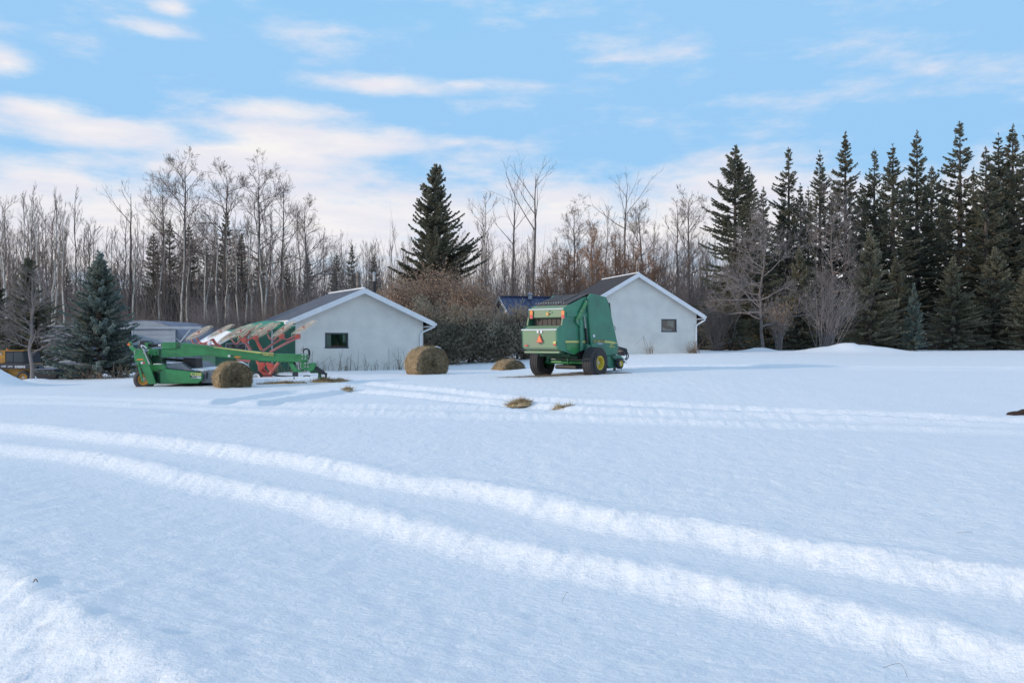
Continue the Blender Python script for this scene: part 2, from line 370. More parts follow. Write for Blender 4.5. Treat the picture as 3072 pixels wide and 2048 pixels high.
# (crest line in photo pixels, depth, wall width, floor width, roughness, near-wall width)
RUTS = [
 ([(-420, 1243), (0, 1269), (261, 1295), (522, 1322), (784, 1354), (980, 1380), (1208, 1426), (1437, 1455), (1536, 1471), (1797, 1530), (2091, 1569), (2385, 1621), (2646, 1667), (3072, 1732), (3600, 1800)], .135, .36, .25, .85, 4.2),
 ([(-420, 1290), (0, 1328), (326, 1361), (588, 1420), (914, 1472), (1110, 1524), (1306, 1570), (1536, 1622), (1928, 1687), (2320, 1770), (2515, 1811), (3072, 1922), (3500, 2000)], .135, .38, .30, .85, 4.5),
 ([(-420, 1500), (-180, 1600), (0, 1694), (130, 1785), (326, 1896), (568, 2048), (800, 2200)], .22, .75, 1.8, 1.1, 1.5),
 ([(-300, 1176), (0, 1182), (450, 1193), (900, 1214), (1536, 1222), (2100, 1238), (3072, 1266), (3500, 1280)], .085, .5, .35, .9, .9),
 ([(-300, 1190), (0, 1197), (450, 1209), (900, 1234), (1536, 1244), (2100, 1262), (3072, 1287), (3500, 1300)], .085, .5, .35, .9, .9),
 ([(1056, 1168), (1300, 1190), (1513, 1207), (1800, 1228)], .10, .35, .35, 1.0, .3),
 ([(1094, 1147), (1300, 1166), (1551, 1192), (2100, 1216), (2515, 1233), (3072, 1256), (3400, 1268)], .09, .35, .35, 1.0, .3),
 ([(600, 1208), (633, 1204), (816, 1178), (900, 1170)], .20, .30, .4, 1.0, .3),
 ([(740, 1214), (764, 1210), (930, 1186), (1045, 1168)], .22, .32, .4, 1.0, .3),
 ([(1800, 1098), (2050, 1096), (2500, 1097), (3072, 1101), (3300, 1103)], .09, .5, .5, 1.2, .4),
 ([(2450, 1103), (2750, 1105), (3072, 1107), (3300, 1109)], .07, .5, .5, 1.2, .4),
]
def px_level(u, v, z): y = F*(CAMZ-z)/(v-CY); return ((u-CX)/F*y, y)
RUTS = [(smooth([px_level(u, v, -.10) if i == 1 else px_ground(u, v) for u, v in P]), *r) for i, (P, *r) in enumerate(RUTS)]
MOUNDS = [(2560, 1050, 52, 2.7, 1.1, .55), (2280, 1054, 54, 1.0, .8, .26), (-75, 1118, 33, 1.25, 1.2, .95), (106, 1140, 37.5, .9, .8, .16), (520, 1218, 19, .4, .3, .05)]
def ground_z(x, y):
    x = np.asarray(x, float); y = np.asarray(y, float)
    z = base_z(x, y)
    near = np.clip(1-(np.abs(y)+np.abs(x))/200, 0.1, 1)
    z = z+0.10*fbm(x, y, 0.06, 3)*np.clip((y-8)/20, 0.1, 1)+0.035*fbm(x+3, y, 0.35, 3)*near
    und = 0.008*fbm(x, y*1.3, 1.6, 2, .5)+0.017*fbm(x*1.0+30, y*1.4, 6.5, 3, .6)
    for (u, v, Y, rx, ry, h) in MOUNDS:
        cx = (u-CX)/F*Y; g = np.exp(-((x-cx)/rx)**2-((y-Y)/ry)**2)
        z = z+h*g*(1+0.25*fbm(x, y, 1.1, 3))
    flat = np.ones(x.shape); cut = np.zeros(x.shape)
    for ri, (P, dep, ww, fw, ro, nw) in enumerate(RUTS):
        xs = [p[0] for p in P]; ys = [p[1] for p in P]
        k = (x > min(xs)-6) & (x < max(xs)+6) & (y > min(ys)-6) & (y < max(ys)+6)
        if not k.any(): continue
        X = x[k]; Y = y[k]; d, sg, arc = seg_dist(X, Y, P)
        s_ = d*sg
        s_ = s_+ro*(0.08*fbm(X, Y, 0.9, 2)+0.05*fbm(X+9, Y, 5.1, 2, .6)+0.05*fbm(X-4, Y+7, 13.0, 2, .7))
        total = arc[np.argmax(arc)] if len(arc) else 0
        endf = np.clip(np.minimum(arc, max(total, 1)-arc)/0.8, 0, 1)
        endf = np.where(d > 6, 0, endf)
        a = np.clip(s_/ww, 0, 1); a = 0.55*np.sin(a*math.pi/2)**0.8+0.45*a*a*(3-2*a)
        b = np.clip((s_-ww-fw)/nw, 0, 1); b = b*b*(3-2*b)
        prof = a*(1-b)*endf
        berm = np.exp(-((s_+0.08)/0.20)**2)*endf*0.016
        lump = ro*0.024*fbm(X*1.0+50, Y, 9.0, 3, .7)*np.exp(-((s_-ww*0.4)/(0.6*ww+.12))**2)*endf
        cur = cut[k]; new = cur-dep*prof if ri < 3 else np.minimum(cur, -dep*prof)
        cut[k] = new
        z[k] = z[k]+berm*(1+1.4*fbm(X, Y, 3.0, 3))+lump
        flat[k] = np.minimum(flat[k], 1-0.5*prof*(s_ < ww+fw+.3))
    return z+cut+und*flat
xs = [0.0]; d = 0.045
while xs[-1] < 650:
    xs.append(xs[-1]+d)
    if xs[-1] > 5.5: d *= 1.0225
xs = np.array([-q for q in xs[:0:-1]]+xs)
ys = [3.3]; 
while ys[-1] < 900: ys.append(ys[-1]+max(0.028, 0.0084*ys[-1]))
ys = np.array(list(-np.geomspace(3.0, 300, 24)[::-1]+2.0)+list(np.linspace(-0.7, 3.2, 26))+ys)
GX, GY = np.meshgrid(xs, ys); GZ = ground_z(GX.ravel(), GY.ravel()).reshape(GX.shape)
nx, ny = len(xs), len(ys)
idx = np.arange(nx*ny).reshape(ny, nx)
fc = np.stack([idx[:-1, :-1], idx[:-1, 1:], idx[1:, 1:], idx[1:, :-1]], -1).reshape(-1, 4)
gme = mesh_np('snow_ground', np.stack([GX.ravel(), GY.ravel(), GZ.ravel()], 1), fc, 4, M_['snow'], True)
ground = link('snow_ground', gme, kind='structure', label='wide snow field crossed by wheel ruts')
print('ground', nx, ny, nx*ny)
def gz(x, y): return float(ground_z(np.array([x]), np.array([y]))[0])
# ------------------------------------------------------------------ garages
class Fr:
    """a local frame: origin o, yaw rz; turns photo pixels into local points on a local plane"""
    def __init__(s, o, rz): s.o = Vector(o); s.rz = rz; s.M = Matrix.Translation(s.o) @ Matrix.Rotation(rz, 4, 'Z'); s.I = s.M.inverted()
    def ray(s, u, v):
        a = s.I @ Vector((0, 0, CAMZ)); b = s.I @ pix(u, v, 10.0); return a, b-a
    def y(s, u, v, yc): a, d = s.ray(u, v); t = (yc-a.y)/d.y; p = a+d*t; return (p.x, p.z)
    def x(s, u, v, xc): a, d = s.ray(u, v); t = (xc-a.x)/d.x; p = a+d*t; return (p.y, p.z)

def roof_slab(mb, x0, z0, x1, z1, y0, y1, t):      # sloping sheet between (x0,z0) and (x1,z1)
    dx, dz = x1-x0, z1-z0; ln = math.hypot(dx, dz); nx_, nz_ = -dz/ln*t, dx/ln*t
    if nz_ < 0: nx_, nz_ = -nx_, -nz_
    mb.prism([(x0, z0), (x1, z1), (x1+nx_, z1+nz_), (x0+nx_, z0+nz_)], y0, y1)

def window(parent, cx, cz, w_, h_, y, name='window', fr=0.07):
    f = MB()
    f.box(cx-w_/2, cx+w_/2, y-.05, y+.03, cz+h_/2-fr, cz+h_/2); f.box(cx-w_/2-.02, cx+w_/2+.02, y-.07, y+.03, cz-h_/2, cz-h_/2+fr)
    f.box(cx-w_/2, cx-w_/2+fr, y-.048, y+.03, cz-h_/2+fr, cz+h_/2-fr); f.box(cx+w_/2-fr, cx+w_/2, y-.048, y+.03, cz-h_/2+fr, cz+h_/2-fr)
    o = f.build(name, M_['frame'], parent)
    MB().box(cx-w_/2+fr, cx+w_/2-fr, y-.015, y-.005, cz-h_/2+fr, cz+h_/2-fr).build('pane', M_['clear'], o)
    return o
def stucco_wall(parent, W, depth, eave, peak, win, name='wall'):
    """gable-ended shell, front gable at y=0 with an opening for the window (cx,cz,w,h)"""
    cx, cz, ww, wh = win; pk = (W/2, peak)
    x0, x1, z0, z1 = cx-ww/2, cx+ww/2, cz-wh/2, cz+wh/2
    ztop = lambda x: eave+(peak-eave)*(1-abs(x-W/2)/(W/2))
    t = 0.15; mb = MB()
    mb.prism([(0, -.6), (x0, -.6), (x0, ztop(x0)), (0, eave)], 0, t) if x0 < W/2 else mb.prism([(0, -.6), (x0, -.6), (x0, ztop(x0)), pk, (0, eave)], 0, t)
    mid = [(x0, z1), (x1, z1), (x1, ztop(x1)), (x0, ztop(x0))]
    if x0 < W/2 < x1: mid = [(x0, z1), (x1, z1), (x1, ztop(x1)), pk, (x0, ztop(x0))]
    mb.prism(mid, 0, t); mb.prism([(x0, -.6), (x1, -.6), (x1, z0), (x0, z0)], 0, t)
    mb.prism([(x1, -.6), (W, -.6), (W, eave), (x1, ztop(x1))], 0, t) if x1 > W/2 else mb.prism([(x1, -.6), (W, -.6), (W, eave), pk, (x1, ztop(x1))], 0, t)
    o = mb.build(name, M_['stucco'], parent)
    MB().box(0, t, t, depth, -.6, eave).build(name, M_['stucco'], parent); MB().box(W-t, W, t, depth, -.6, eave).build(name, M_['stucco'], parent)
    MB().prism([(t, -.6), (W-t, -.6), (W-t, eave), pk, (t, eave)], depth-t, depth).build(name, M_['stucco'], parent)
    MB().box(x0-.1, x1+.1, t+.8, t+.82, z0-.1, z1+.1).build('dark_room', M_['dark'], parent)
    return o

# -- left garage
g1 = Fr((-10.0, 40.0, 0.24), R(30)); W1 = 6.43; D1 = 4.5; E1 = 2.42; P1 = 3.80
ga = empty('stucco_garage', g1.o, g1.rz, label='pale stucco garage with grey roof behind the finger-wheel rake', cat='garage')
wx0, wz0 = g1.y(975, 1045, 0); wx1, wz1 = g1.y(1045, 998, 0)
wn = ((wx0+wx1)/2, (wz0+wz1)/2, wx1-wx0, wz1-wz0)
stucco_wall(ga, W1, D1, E1, P1, wn); window(ga, *wn, 0.06)
a_ = wn[0]-wn[2]/2; c_ = wn[1]-wn[3]/2
MB().box(a_+.06, a_+.34, .16, .18, c_+.03, c_+wn[3]-.05).build('inner_panel', M_['cloth'], ga); MB().box(a_+.92, a_+1.06, .16, .18, c_+.30, c_+wn[3]-.05).build('inner_panel', M_['cloth'], ga)  # pale panels stand for the light grey reflection in the glass
MB().box(a_+.36, a_+1.05, .35, .55, c_+.0, c_+.14).box(a_+.72, a_+.75, .34, .38, c_+.0, c_+.4).build('shelf', M_['post'], ga)
def gable_roof(root, W, D, E, P, oh, ohy, m_roof, sheets=None):
    sl = (P-E)/(W/2); a = E-oh*sl
    r1 = MB(); roof_slab(r1, -oh, a+.02, W/2, P+.02, -ohy, D+ohy, .07); r1.build('roof', m_roof, root)
    r2 = MB(); roof_slab(r2, W/2, P+.02, W+oh, a+.02, -ohy, D+ohy, .07); r2.build('roof', m_roof, root)
    for s_, nm in ((1, 'fascia'), (-1, 'fascia')):       # barge boards on the front gable
        mb = MB(); x0, x1 = (-oh-.03, W/2) if s_ == 1 else (W+oh+.03, W/2)
        mb.prism([(x0, a-.02-.17+.02), (x1, P-.15), (x1, P+.10), (x0, a+.085)], -ohy-.035, -ohy-.002)
        mb.build(nm, M_['white'], root)
    MB().box(-oh-.03, -oh-.005, -ohy, D+ohy, a-.16, a+.09).build('fascia', M_['white'], root)
    MB().box(W+oh+.005, W+oh+.03, -ohy, D+ohy, a-.16, a+.09).build('fascia', M_['white'], root)
    for x0, x1 in ((-oh, -.004), (W+.004, W+oh)):
        MB().box(x0, x1, -ohy+.002, D+ohy-.002, a-.16, a-.13).build('soffit', M_['white'], root)
    MB().tube([(W/2, -ohy, P+.10), (W/2, D+ohy, P+.10)], .05, 8).build('ridge_cap', M_['white'], root)
    return a
a1 = gable_roof(ga, W1, D1, E1, P1, .42, .40, M_['roofing'])
gt = MB()
for x0, x1 in ((-.42-.14, -.42-.03), (W1+.42+.03, W1+.42+.14)):
    gt = MB(); gt.box(x0, x1, -.42, D1+.3, a1-.09, a1+.03); gt.build('gutter', M_['white'], ga)
MB().tube([(W1+.5, -.30, a1-.05), (W1+.5, -.30, a1-.14), (W1-.06, -.06, a1-.42), (W1-.16, -.06, a1-.55), (W1-.16, -.06, 0.0)], .045, 8).build('downpipe', M_['white'], ga)
MB().tube([(-.5, -.30, a1-.05), (-.5, -.30, a1-.16), (-.62, -.42, a1-.26)], .045, 8).build('downpipe', M_['white'], ga)
cx_, cz_ = g1.y(1122, 880, 2.2)
ch = MB().tube([(cx_, 2.2, cz_-.5), (cx_, 2.2, cz_+.62)], .10, 12).build('chimney', M_['black'], ga)
MB().tube([(cx_, 2.2, cz_+.62), (cx_, 2.2, cz_+1.0)], .065, 12).tube([(cx_, 2.2, cz_+1.0), (cx_, 2.2, cz_+1.10)], [.10, .04], 12).build('flue', M_['steel'], ch)

# -- right garage
g2o = pix(1910, 1055, 50); yaw2 = R(15.9); W2 = 7.66
g2 = Fr((g2o.x-math.cos(yaw2)*W2/2, 50-math.sin(yaw2)*W2/2, 0.96), yaw2); D2 = 5.0
E2 = 2.30; P2 = 4.48
gb = empty('stucco_garage', g2.o, g2.rz, label='pale stucco garage with steep dark shingle roof beside the spruces', cat='garage')
wx0, wz0 = g2.y(1984, 996, 0); wx1, wz1 = g2.y(2030, 957, 0)
wn = ((wx0+wx1)/2, (wz0+wz1)/2, wx1-wx0, wz1-wz0)
stucco_wall(gb, W2, D2, E2, P2, wn); wo_ = window(gb, *wn, 0.06)
a_ = wn[0]-wn[2]/2; c_ = wn[1]-wn[3]/2; h_ = wn[3]; w_ = wn[2]
MB().box(a_+.05, a_+w_-.05, .20, .22, c_+.04, c_+h_-.04).build('inner_panel', M_['belt'], gb)
MB().prism([(a_+.06, c_+.05), (a_+w_*.8, c_+.05), (a_+w_*.72, c_+.16), (a_+w_*.4, c_+.18), (a_+.06, c_+.34)], .17, .19).build('cloth', M_['white'], gb); MB().prism([(a_+w_*.45, c_+h_*.55), (a_+w_*.9, c_+h_*.35), (a_+w_*.9, c_+h_*.9), (a_+w_*.5, c_+h_*.9)], .175, .195).build('cloth', M_['cloth'], gb)
a2 = gable_roof(gb, W2, D2, E2, P2, .35, .30, M_['shingle'])
MB().box(W2+.38, W2+.49, -.3, D2+.2, a2-.09, a2+.03).build('gutter', M_['white'], gb)
MB().tube([(W2+.43, -.22, a2-.05), (W2+.43, -.22, a2-.2), (W2+.06, -.06, a2-.45), (W2-.06, -.06, a2-.55), (W2-.06, -.06, -.1)], .05, 8).build('downpipe', M_['white'], gb)

# -- house with the blue roof, behind the hedge
hy = 60.0; hp = pix(1520, 887, hy)
ho = empty('house', (hp.x+.55, hy, gz(hp.x, hy)), R(17), label='white house with blue metal roof half hidden behind the hedge', cat='house')
hz0 = hp.z-ho.location.z; HL = 9.0; HW = 5.4; he = hz0-1.55
o = MB(); o.box(-.0, HL, 0, HW, -.4, he-.05); o.build('wall', M_['white'], ho)
gw = MB(); gw.add([(0, -.02, he-.05), (0, HW+.02, he-.05), (0, HW/2, hz0-.05), (.15, -.02, he-.05), (.15, HW+.02, he-.05), (.15, HW/2, hz0-.05)], [(0, 2, 1), (3, 4, 5), (0, 3, 5, 2), (1, 2, 5, 4)]); gw.build('gable_wall', M_['stucco'], ho)
def hroof(y0, y1):
    m__ = MB(); m__.add([(-.35, y0, he-.2), (HL+.35, y0, he-.2), (HL+.35, y1, hz0), (-.35, y1, hz0), (-.35, y0, he-.12), (HL+.35, y0, he-.12), (HL+.35, y1, hz0+.08), (-.35, y1, hz0+.08)],
        [(3, 2, 1, 0), (4, 5, 6, 7), (0, 1, 5, 4), (2, 3, 7, 6), (1, 2, 6, 5), (3, 0, 4, 7)])
    r_ = m__.build('roof', M_['blue_roof'], ho)
    rb = MB()
    for k in range(24):
        x = -.3+k*(HL+.6)/23; rb.bar((x, y0, he-.105), (x, y1, hz0+.095), .035, .03, (1, 0, 0))
    rb.build('roof_rib', M_['blue_roof'], r_)
hroof(-.5, HW/2); hroof(HW+.5, HW/2)
for y0, y1 in ((-.5, HW/2), (HW+.5, HW/2)):
    MB().bar((-.38, y0, he-.22), (-.38, y1, hz0), .20, .05, (1, 0, 0)).build('fascia', M_['white'], ho)
vx = (1603-1520)/F*hy
MB().tube([(vx, HW/2-.3, hz0-.1), (vx, HW/2-.3, hz0+.22)], .16, 14).tube([(vx, HW/2-.3, hz0+.24), (vx, HW/2-.3, hz0+.34)], [.24, .15], 14).build('roof_vent', M_['galv'], ho)
MB().bar((-.35, HW/2, hz0+.1), (HL+.35, HW/2, hz0+.1), .06, .25).build('ridge_cap', M_['blue_roof'], ho)

# -- arched metal shed with sliding door
qy = 52.0; qc = pix(430, 1100, qy)
q0 = gz(qc.x, qy)
qs = empty('metal_shed', (qc.x, qy, q0), 0, label='arched galvanised metal shed with ribbed sliding door behind the blue spruce', cat='shed')
qa = 3.0; qh = 1.6+64/F*qy-q0; k_ = qy/F
arc = [(qa*math.cos(t), qh*math.sin(t)**0.8 if math.sin(t) > 0 else 0) for t in [math.pi*i/28 for i in range(29)]]
mb = MB(); n = len(arc)
for yy in (0.0, 9.0):
    for (x, z) in arc: mb.v.append((x, yy, z))
for (x, z) in arc: mb.v.append((x*.985, 0.0, z*.985))
for (x, z) in arc: mb.v.append((x*.985, 9.0, z*.985))
for i in range(n-1):
    mb.f += [(i, i+1, n+i+1, n+i), (2*n+i+1, 2*n+i, 3*n+i, 3*n+i+1), (i+1, i, 2*n+i, 2*n+i+1)]
mb.build('arched_roof', M_['galv_dark'], qs, True)
zd = 1.6+(CY-987)/F*qy-q0
top = [p for p in arc if p[1] > zd]
MB().prism([(top[0][0], zd), *top, (top[-1][0], zd)], .02, .06).build('end_wall', M_['galv'], qs)
xr = (527-430)*k_; xl = (400-430)*k_
side = [p for p in arc if p[1] <= zd and p[0] > xr]
MB().prism([(xr, 0), *[(p[0], p[1]) for p in arc if p[0] > xr and p[1] < zd], (xr, zd)], .02, .06).build('end_wall', M_['galv_dark'], qs)
MB().prism([(-qa*.98, 0), (xl-1.2, 0), (xl-1.2, zd), *[(p[0], p[1]) for p in arc if p[0] < xl-1.2 and p[1] < zd]], .02, .06).build('end_wall', M_['galv'], qs)
MB().box(-2.8, 2.8, 8.9, 8.95, 0, 1.8).build('back_wall', M_['dark'], qs)
dr = MB().box(xl, xr, -.10, -.06, .05, zd-.02).build('sliding_door', M_['galv'], qs)
for i in range(8):
    z = zd-.30-i*.24
    if z < .2: break
    MB().box(xl+.03, xr-.03, -.125, -.101, z-.045, z+.045).build('door_rib', M_['galv'], dr)
MB().box(xl-.05, xl, -.12, -.05, 0, zd).build('door_edge', M_['white'], dr); MB().box(xr-.06, xr+.03, -.13, -.055, 0, zd).build('door_edge', M_['galv'], dr)
MB().box((355-430)*k_, (607-430)*k_, -.22, -.10, zd, zd+.16).build('door_track', M_['galv'], qs)
MB().bar(((575-430)*k_, -.15, zd), ((543-430)*k_, -.05, zd-.75), .09, .06).build('brace', M_['galv'], qs)
MB().bar(((528-430)*k_, -.03, zd-.55), ((545-430)*k_, -.03, zd-.80), .09, .06).build('brace', M_['galv'], qs)

# -- low metal shed at the left
ly = 50.0; l0 = pix(128, 1100, ly); lz = gz(l0.x, ly); kk = ly/F
ls = empty('metal_shed', (l0.x, ly, lz), 0, label='low flat-topped metal shed with ribbed wall and green stripe behind the loader', cat='shed')
lh = 1.6+(CY-980)/F*ly-lz; lw = 140*kk
MB().box(0, lw, 0, 6, -.3, lh).build('wall', M_['galv_dark'], ls)
for i in range(9):
    z = lh-.18-i*.30
    if z > .1: MB().box(.0, lw-.01, -.05, -.004, z-.08, z+.06).build('wall_rib', M_['galv'], ls)
MB().box(-.1, lw+.05, -.15, 6.1, lh, lh+.09).build('roof', M_['galv'], ls)
gs = 1.6+(CY-1041)/F*ly-lz
MB().box(0, lw*.8, -.09, -.052, gs-.08, gs+.10).build('green_stripe', M_['tarp_top'], ls)

# -- green tarpaulin lean-to against the left garage, its front flush with the gable
tl = empty('tarp_shelter', g1.o, g1.rz, label='green tarpaulin lean-to shelter against the left stucco garage', cat='shelter')
tp = lambda u, v, y=-.06: g1.y(u, v, y)
prof = [(646, 1035), (700, 1000), (758, 990), (800, 974), (838, 966), (868, 963), (886, 962)]
P_ = [tp(*p) for p in prof]
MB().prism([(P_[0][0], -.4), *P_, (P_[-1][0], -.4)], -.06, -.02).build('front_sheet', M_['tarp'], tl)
mb = MB()
for i in range(1, len(P_)-1):
    (xa, za), (xb, zb) = P_[i], P_[i+1]
    mb.add([(xa, -.10, za-.01), (xb, -.10, zb-.01), (xb, 3.4, zb+.10), (xa, 3.4, za+.10), (xa, -.10, za-.10-.05*i), (xb, -.10, zb-.10-.05*min(i+1, 4))], [(0, 1, 2, 3), (4, 5, 1, 0)])
mb.build('roof_sheet', M_['tarp_top'], tl)  # brighter green paints the light on the sheet's top edge
mb = MB(); (xa, za), (xb, zb) = tp(640, 1037), tp(704, 999)
mb.add([(xa, -.2, za-.1), (xb, -.2, zb-.14), (xb, 3.4, zb+.14), (xa, 3.4, za+.02), (xa, -.2, za+.03), (xb, -.2, zb+.05), (xb, 3.4, zb+.2), (xa, 3.4, za+.2)], [(0, 1, 5, 4), (4, 5, 6, 7), (1, 2, 6, 5), (2, 3, 7, 6), (3, 0, 4, 7), (3, 2, 1, 0)])
mb.build('snow_cap', M_['snow'], tl, True, .06)
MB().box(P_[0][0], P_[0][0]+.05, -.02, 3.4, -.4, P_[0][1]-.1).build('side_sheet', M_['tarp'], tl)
for u in (745, 816):
    x, z = tp(u, 985); MB().box(x-.03, x+.03, -.075, -.062, -.1, z-.1).build('seam', M_['galv'], tl)
x0, z1 = tp(680, 1032); x1, z0 = tp(735, 1062)
MB().box(x0-.05, x1+.05, -.075, -.062, z0, z1+.05).build('window_frame', M_['galv_dark'], tl)
MB().box(x0, x1, -.09, -.076, z0+.05, z1).build('window_pane', M_['glass'], tl)

# wooden post behind the left garage
pp = pix(1075, 870, 47.5)
MB().tube([(pp.x, 47.5, gz(pp.x, 47.5)-.1), (pp.x, 47.5, pp.z), (pp.x, 47.5, pix(1075, 818, 47.5).z)], .11, 8).build('wooden_post', M_['post'], None, label='plain weathered wooden post rising behind the left garage', cat='post')
# ------------------------------------------------------------------ round baler
def wheel(parent, c, R_, w_, rr, m_rim, side=-1, nm='wheel', grooves=3, dish=0.5, hub=True, round_=0.12):
    """wheel about local y; side -1 = outer face towards -y"""
    M = Matrix.Translation(Vector(c)) @ Matrix.Scale(1, 4)
    if side > 0: M = M @ Matrix.Rotation(math.pi, 4, 'Z')
    h = w_/2; prof = [(rr, -h*.80), (rr+.03, -h*.98), (R_-.24*R_, -h*1.0), (R_-round_, -h*.93), (R_-round_*.35, -h*.80), (R_-.012, -h*.68)]
    zs = np.linspace(-h*.66, h*.66, grooves*4+1)
    for i, z in enumerate(zs): prof.append((R_-(0.022 if i % 4 in (2,) else 0.0), z))
    prof += [(R_-.012, h*.68), (R_-round_*.35, h*.80), (R_-round_, h*.93), (R_-.24*R_, h), (rr+.03, h*.98), (rr, h*.80)]
    wh = empty(nm, (0, 0, 0)); wh.parent = parent; del_ = None
    MB().lathe(prof, 40, M).build('tyre', M_['rubber'], wh, True)
    y0 = -h*.86
    MB().lathe([(rr+.012, y0-.015), (rr+.012, y0), (rr-.03, y0), (rr-.045, y0+dish*.25*w_), (rr-.06, y0+dish*w_*.5), (rr*.62, y0+dish*w_*.52), (rr*.60, y0+dish*w_*.45), (rr*.25, y0+dish*w_*.40), (0.001, y0+dish*w_*.40)], 36, M).build('rim', m_rim, wh, True)
    MB().lathe([(rr+.01, h*.8), (rr-.04, h*.6), (rr-.06, -h*.2), (.001, -h*.2)], 28, M).build('rim_back', M_['green_dark'], wh, True)
    if hub:
        b = MB(); b.lathe([(rr*.25, y0+dish*w_*.40), (rr*.24, y0+dish*w_*.25), (0.001, y0+dish*w_*.25)], 16, M)
        for k in range(8):
            q = 2*math.pi*k/8; p = M @ Vector((rr*.42*math.cos(q), y0+dish*w_*.44, rr*.42*math.sin(q))); p2 = M @ Vector((rr*.42*math.cos(q), y0+dish*w_*.36, rr*.42*math.sin(q)))
            b.tube([p, p2], .018, 6)
        b.build('hub', M_['steel'], wh, True)
    return wh
C2 = lambda x, y: (1540+.21041*x, 820+.21041*y)
C1 = lambda x, y: (360+.29762*x, 920+.29762*y)
C6 = lambda x, y: (640+.14668*x, 920+.14668*y)
C8 = lambda x, y: (360+.13605*x, 980+.13605*y)
K1 = lambda x, y: (580+.13605*x, 940+.13605*y)

bf = Fr((2.07, 32.0, 0.28), R(50))
bal = empty('round_baler', bf.o, bf.rz, label='large green round baler with black belts parked on the snow before the right garage', cat='baler')
HW_ = 0.80
S = lambda x, y, yc=-HW_: bf.y(*C2(x, y), yc)          # crop point on the right-hand side plane
def bplate(pts, y0, y1, name, m, smooth=False, bevel=.0, parent=None):
    return MB().prism(pts, y0, y1).build(name, m, parent or bal, smooth, bevel)
# tailgate cheeks
gate = [S(622, 800), S(636, 1062), S(655, 1085), S(705, 1105), S(870, 1160), S(960, 1110), S(1075, 1060), S(1075, 480), S(1062, 330), S(1000, 345), S(722, 488), S(718, 560), S(722, 630), S(705, 700), S(698, 742), S(660, 755)]
for y0, y1 in ((-HW_, -HW_+.04), (HW_-.04, HW_)):
    bplate(gate, y0, y1, 'tailgate_cheek', M_['green_old'], bevel=.012)
# lower rear box
bx = [S(622, 800), S(636, 1062), S(655, 1085), S(705, 1105), S(800, 1110), S(800, 742), S(698, 742)]
bx = [(p[0]-.008, p[1]) if i < 4 else p for i, p in enumerate(bx)]
o = bplate(bx, -HW_+.042, HW_-.042, 'rear_box', M_['green_sunlit'], bevel=.03)
# a rolled lip along the top of the rear box
p = S(622, 800); MB().tube([(p[0]-.012, -HW_+.01, p[1]), (p[0]-.012, HW_-.01, p[1])], .022, 8).build('lip', M_['decal_w'], bal, True)
# upper rear panel with sloping top
up = [S(722, 505), S(722, 622), S(760, 640), S(800, 560), S(830, 440), S(760, 468)]
bplate(up, -HW_+.042, HW_-.042, 'upper_rear_panel', M_['green_sunlit'], bevel=.012)
p = S(722, 503); MB().tube([(p[0]-.01, -HW_+.02, p[1]), (p[0]-.01, HW_-.02, p[1])], .018, 8).build('lip', M_['decal_w'], bal, True)
for s_ in (-1, 1):        # posts beside the belt window
    a = S(718, 620); b = S(700, 742); y = s_*(HW_-.03)
    MB().bar((a[0], y, a[1]), (b[0], y, b[1]), .06, .05).build('window_post', M_['green_sunlit'], bal)
# belts: up the back, over the top roller and along the sloping roof
nb_ = 7; bw = (2*HW_-.16)/nb_
path = [S(770, 780), S(772, 640), S(800, 440), S(860, 405), S(1090, 292), S(1110, 300), S(1115, 420)]
for k in range(nb_):
    y0 = -HW_+.08+k*bw+.012; y1 = y0+bw-.024; mb = MB()
    jit = random.Random(k).uniform(-.012, .012)
    vs = []
    for (x, z) in path: vs += [(x, y0, z+jit), (x, y1, z+jit), (x+.012, y0, z-.02+jit), (x+.012, y1, z-.02+jit)]
    fs = []
    for i in range(len(path)-1):
        a = 4*i; b = a+4; fs += [(a, b, b+1, a+1), (a+2, a+3, b+3, b+2), (a, a+2, b+2, b), (a+1, b+1, b+3, a+3)]
    mb.add(vs, fs).build('belt', M_['belt'], bal)
core = [S(800, 760), S(830, 480), S(1090, 330), S(1400, 420), S(1480, 1120), S(1000, 1200), S(820, 1080)]
bplate(core, -HW_+.07, HW_-.07, 'bale_chamber', M_['dark'])
# rollers under the chamber
for (x, y) in ((760, 1120), (860, 1165), (960, 1195)):
    p = S(x, y); MB().tube([(p[0], -.68, p[1]+.02), (p[0], .68, p[1]+.02)], .085, 14).build('roller', M_['green_dark'], bal, True)
# bottom rear bar
p = S(690, 1132); MB().bar((p[0]-.10, -HW_+.02, p[1]+.02), (p[0]-.10, HW_-.02, p[1]+.02), .075, .08, (1, 0, 0)).build('rear_bar', M_['green_sunlit'], bal, bevel=.01)
# front side shields
sh = [S(1065, 345, -.88), S(1110, 288, -.88), S(1180, 300, -.88), S(1322, 338, -.88), S(1352, 400, -.88), S(1492, 1030, -.88), S(1480, 1160, -.88), S(1300, 1190, -.88), S(1150, 1120, -.88), S(1108, 1040, -.88), S(1065, 480, -.88)]
bplate(sh, -.90, -.80, 'side_shield', M_['green_old'], bevel=.035); bplate(sh, .80, .90, 'side_shield', M_['green_old'], bevel=.035)
# between the shields: front wall
fw = [S(1322, 345, -.88), S(1352, 405, -.88), S(1488, 1030, -.88), S(1470, 1150, -.88), S(1420, 1150, -.88), S(1300, 400, -.88)]
bplate(fw, -.795, .795, 'front_wall', M_['green_dark'])
tp_ = [S(1090, 292), S(1180, 300), S(1322, 338), S(1322, 372), S(1180, 340), S(1090, 330)]
bplate(tp_, -.79, .79, 'top_cover', M_['belt'])
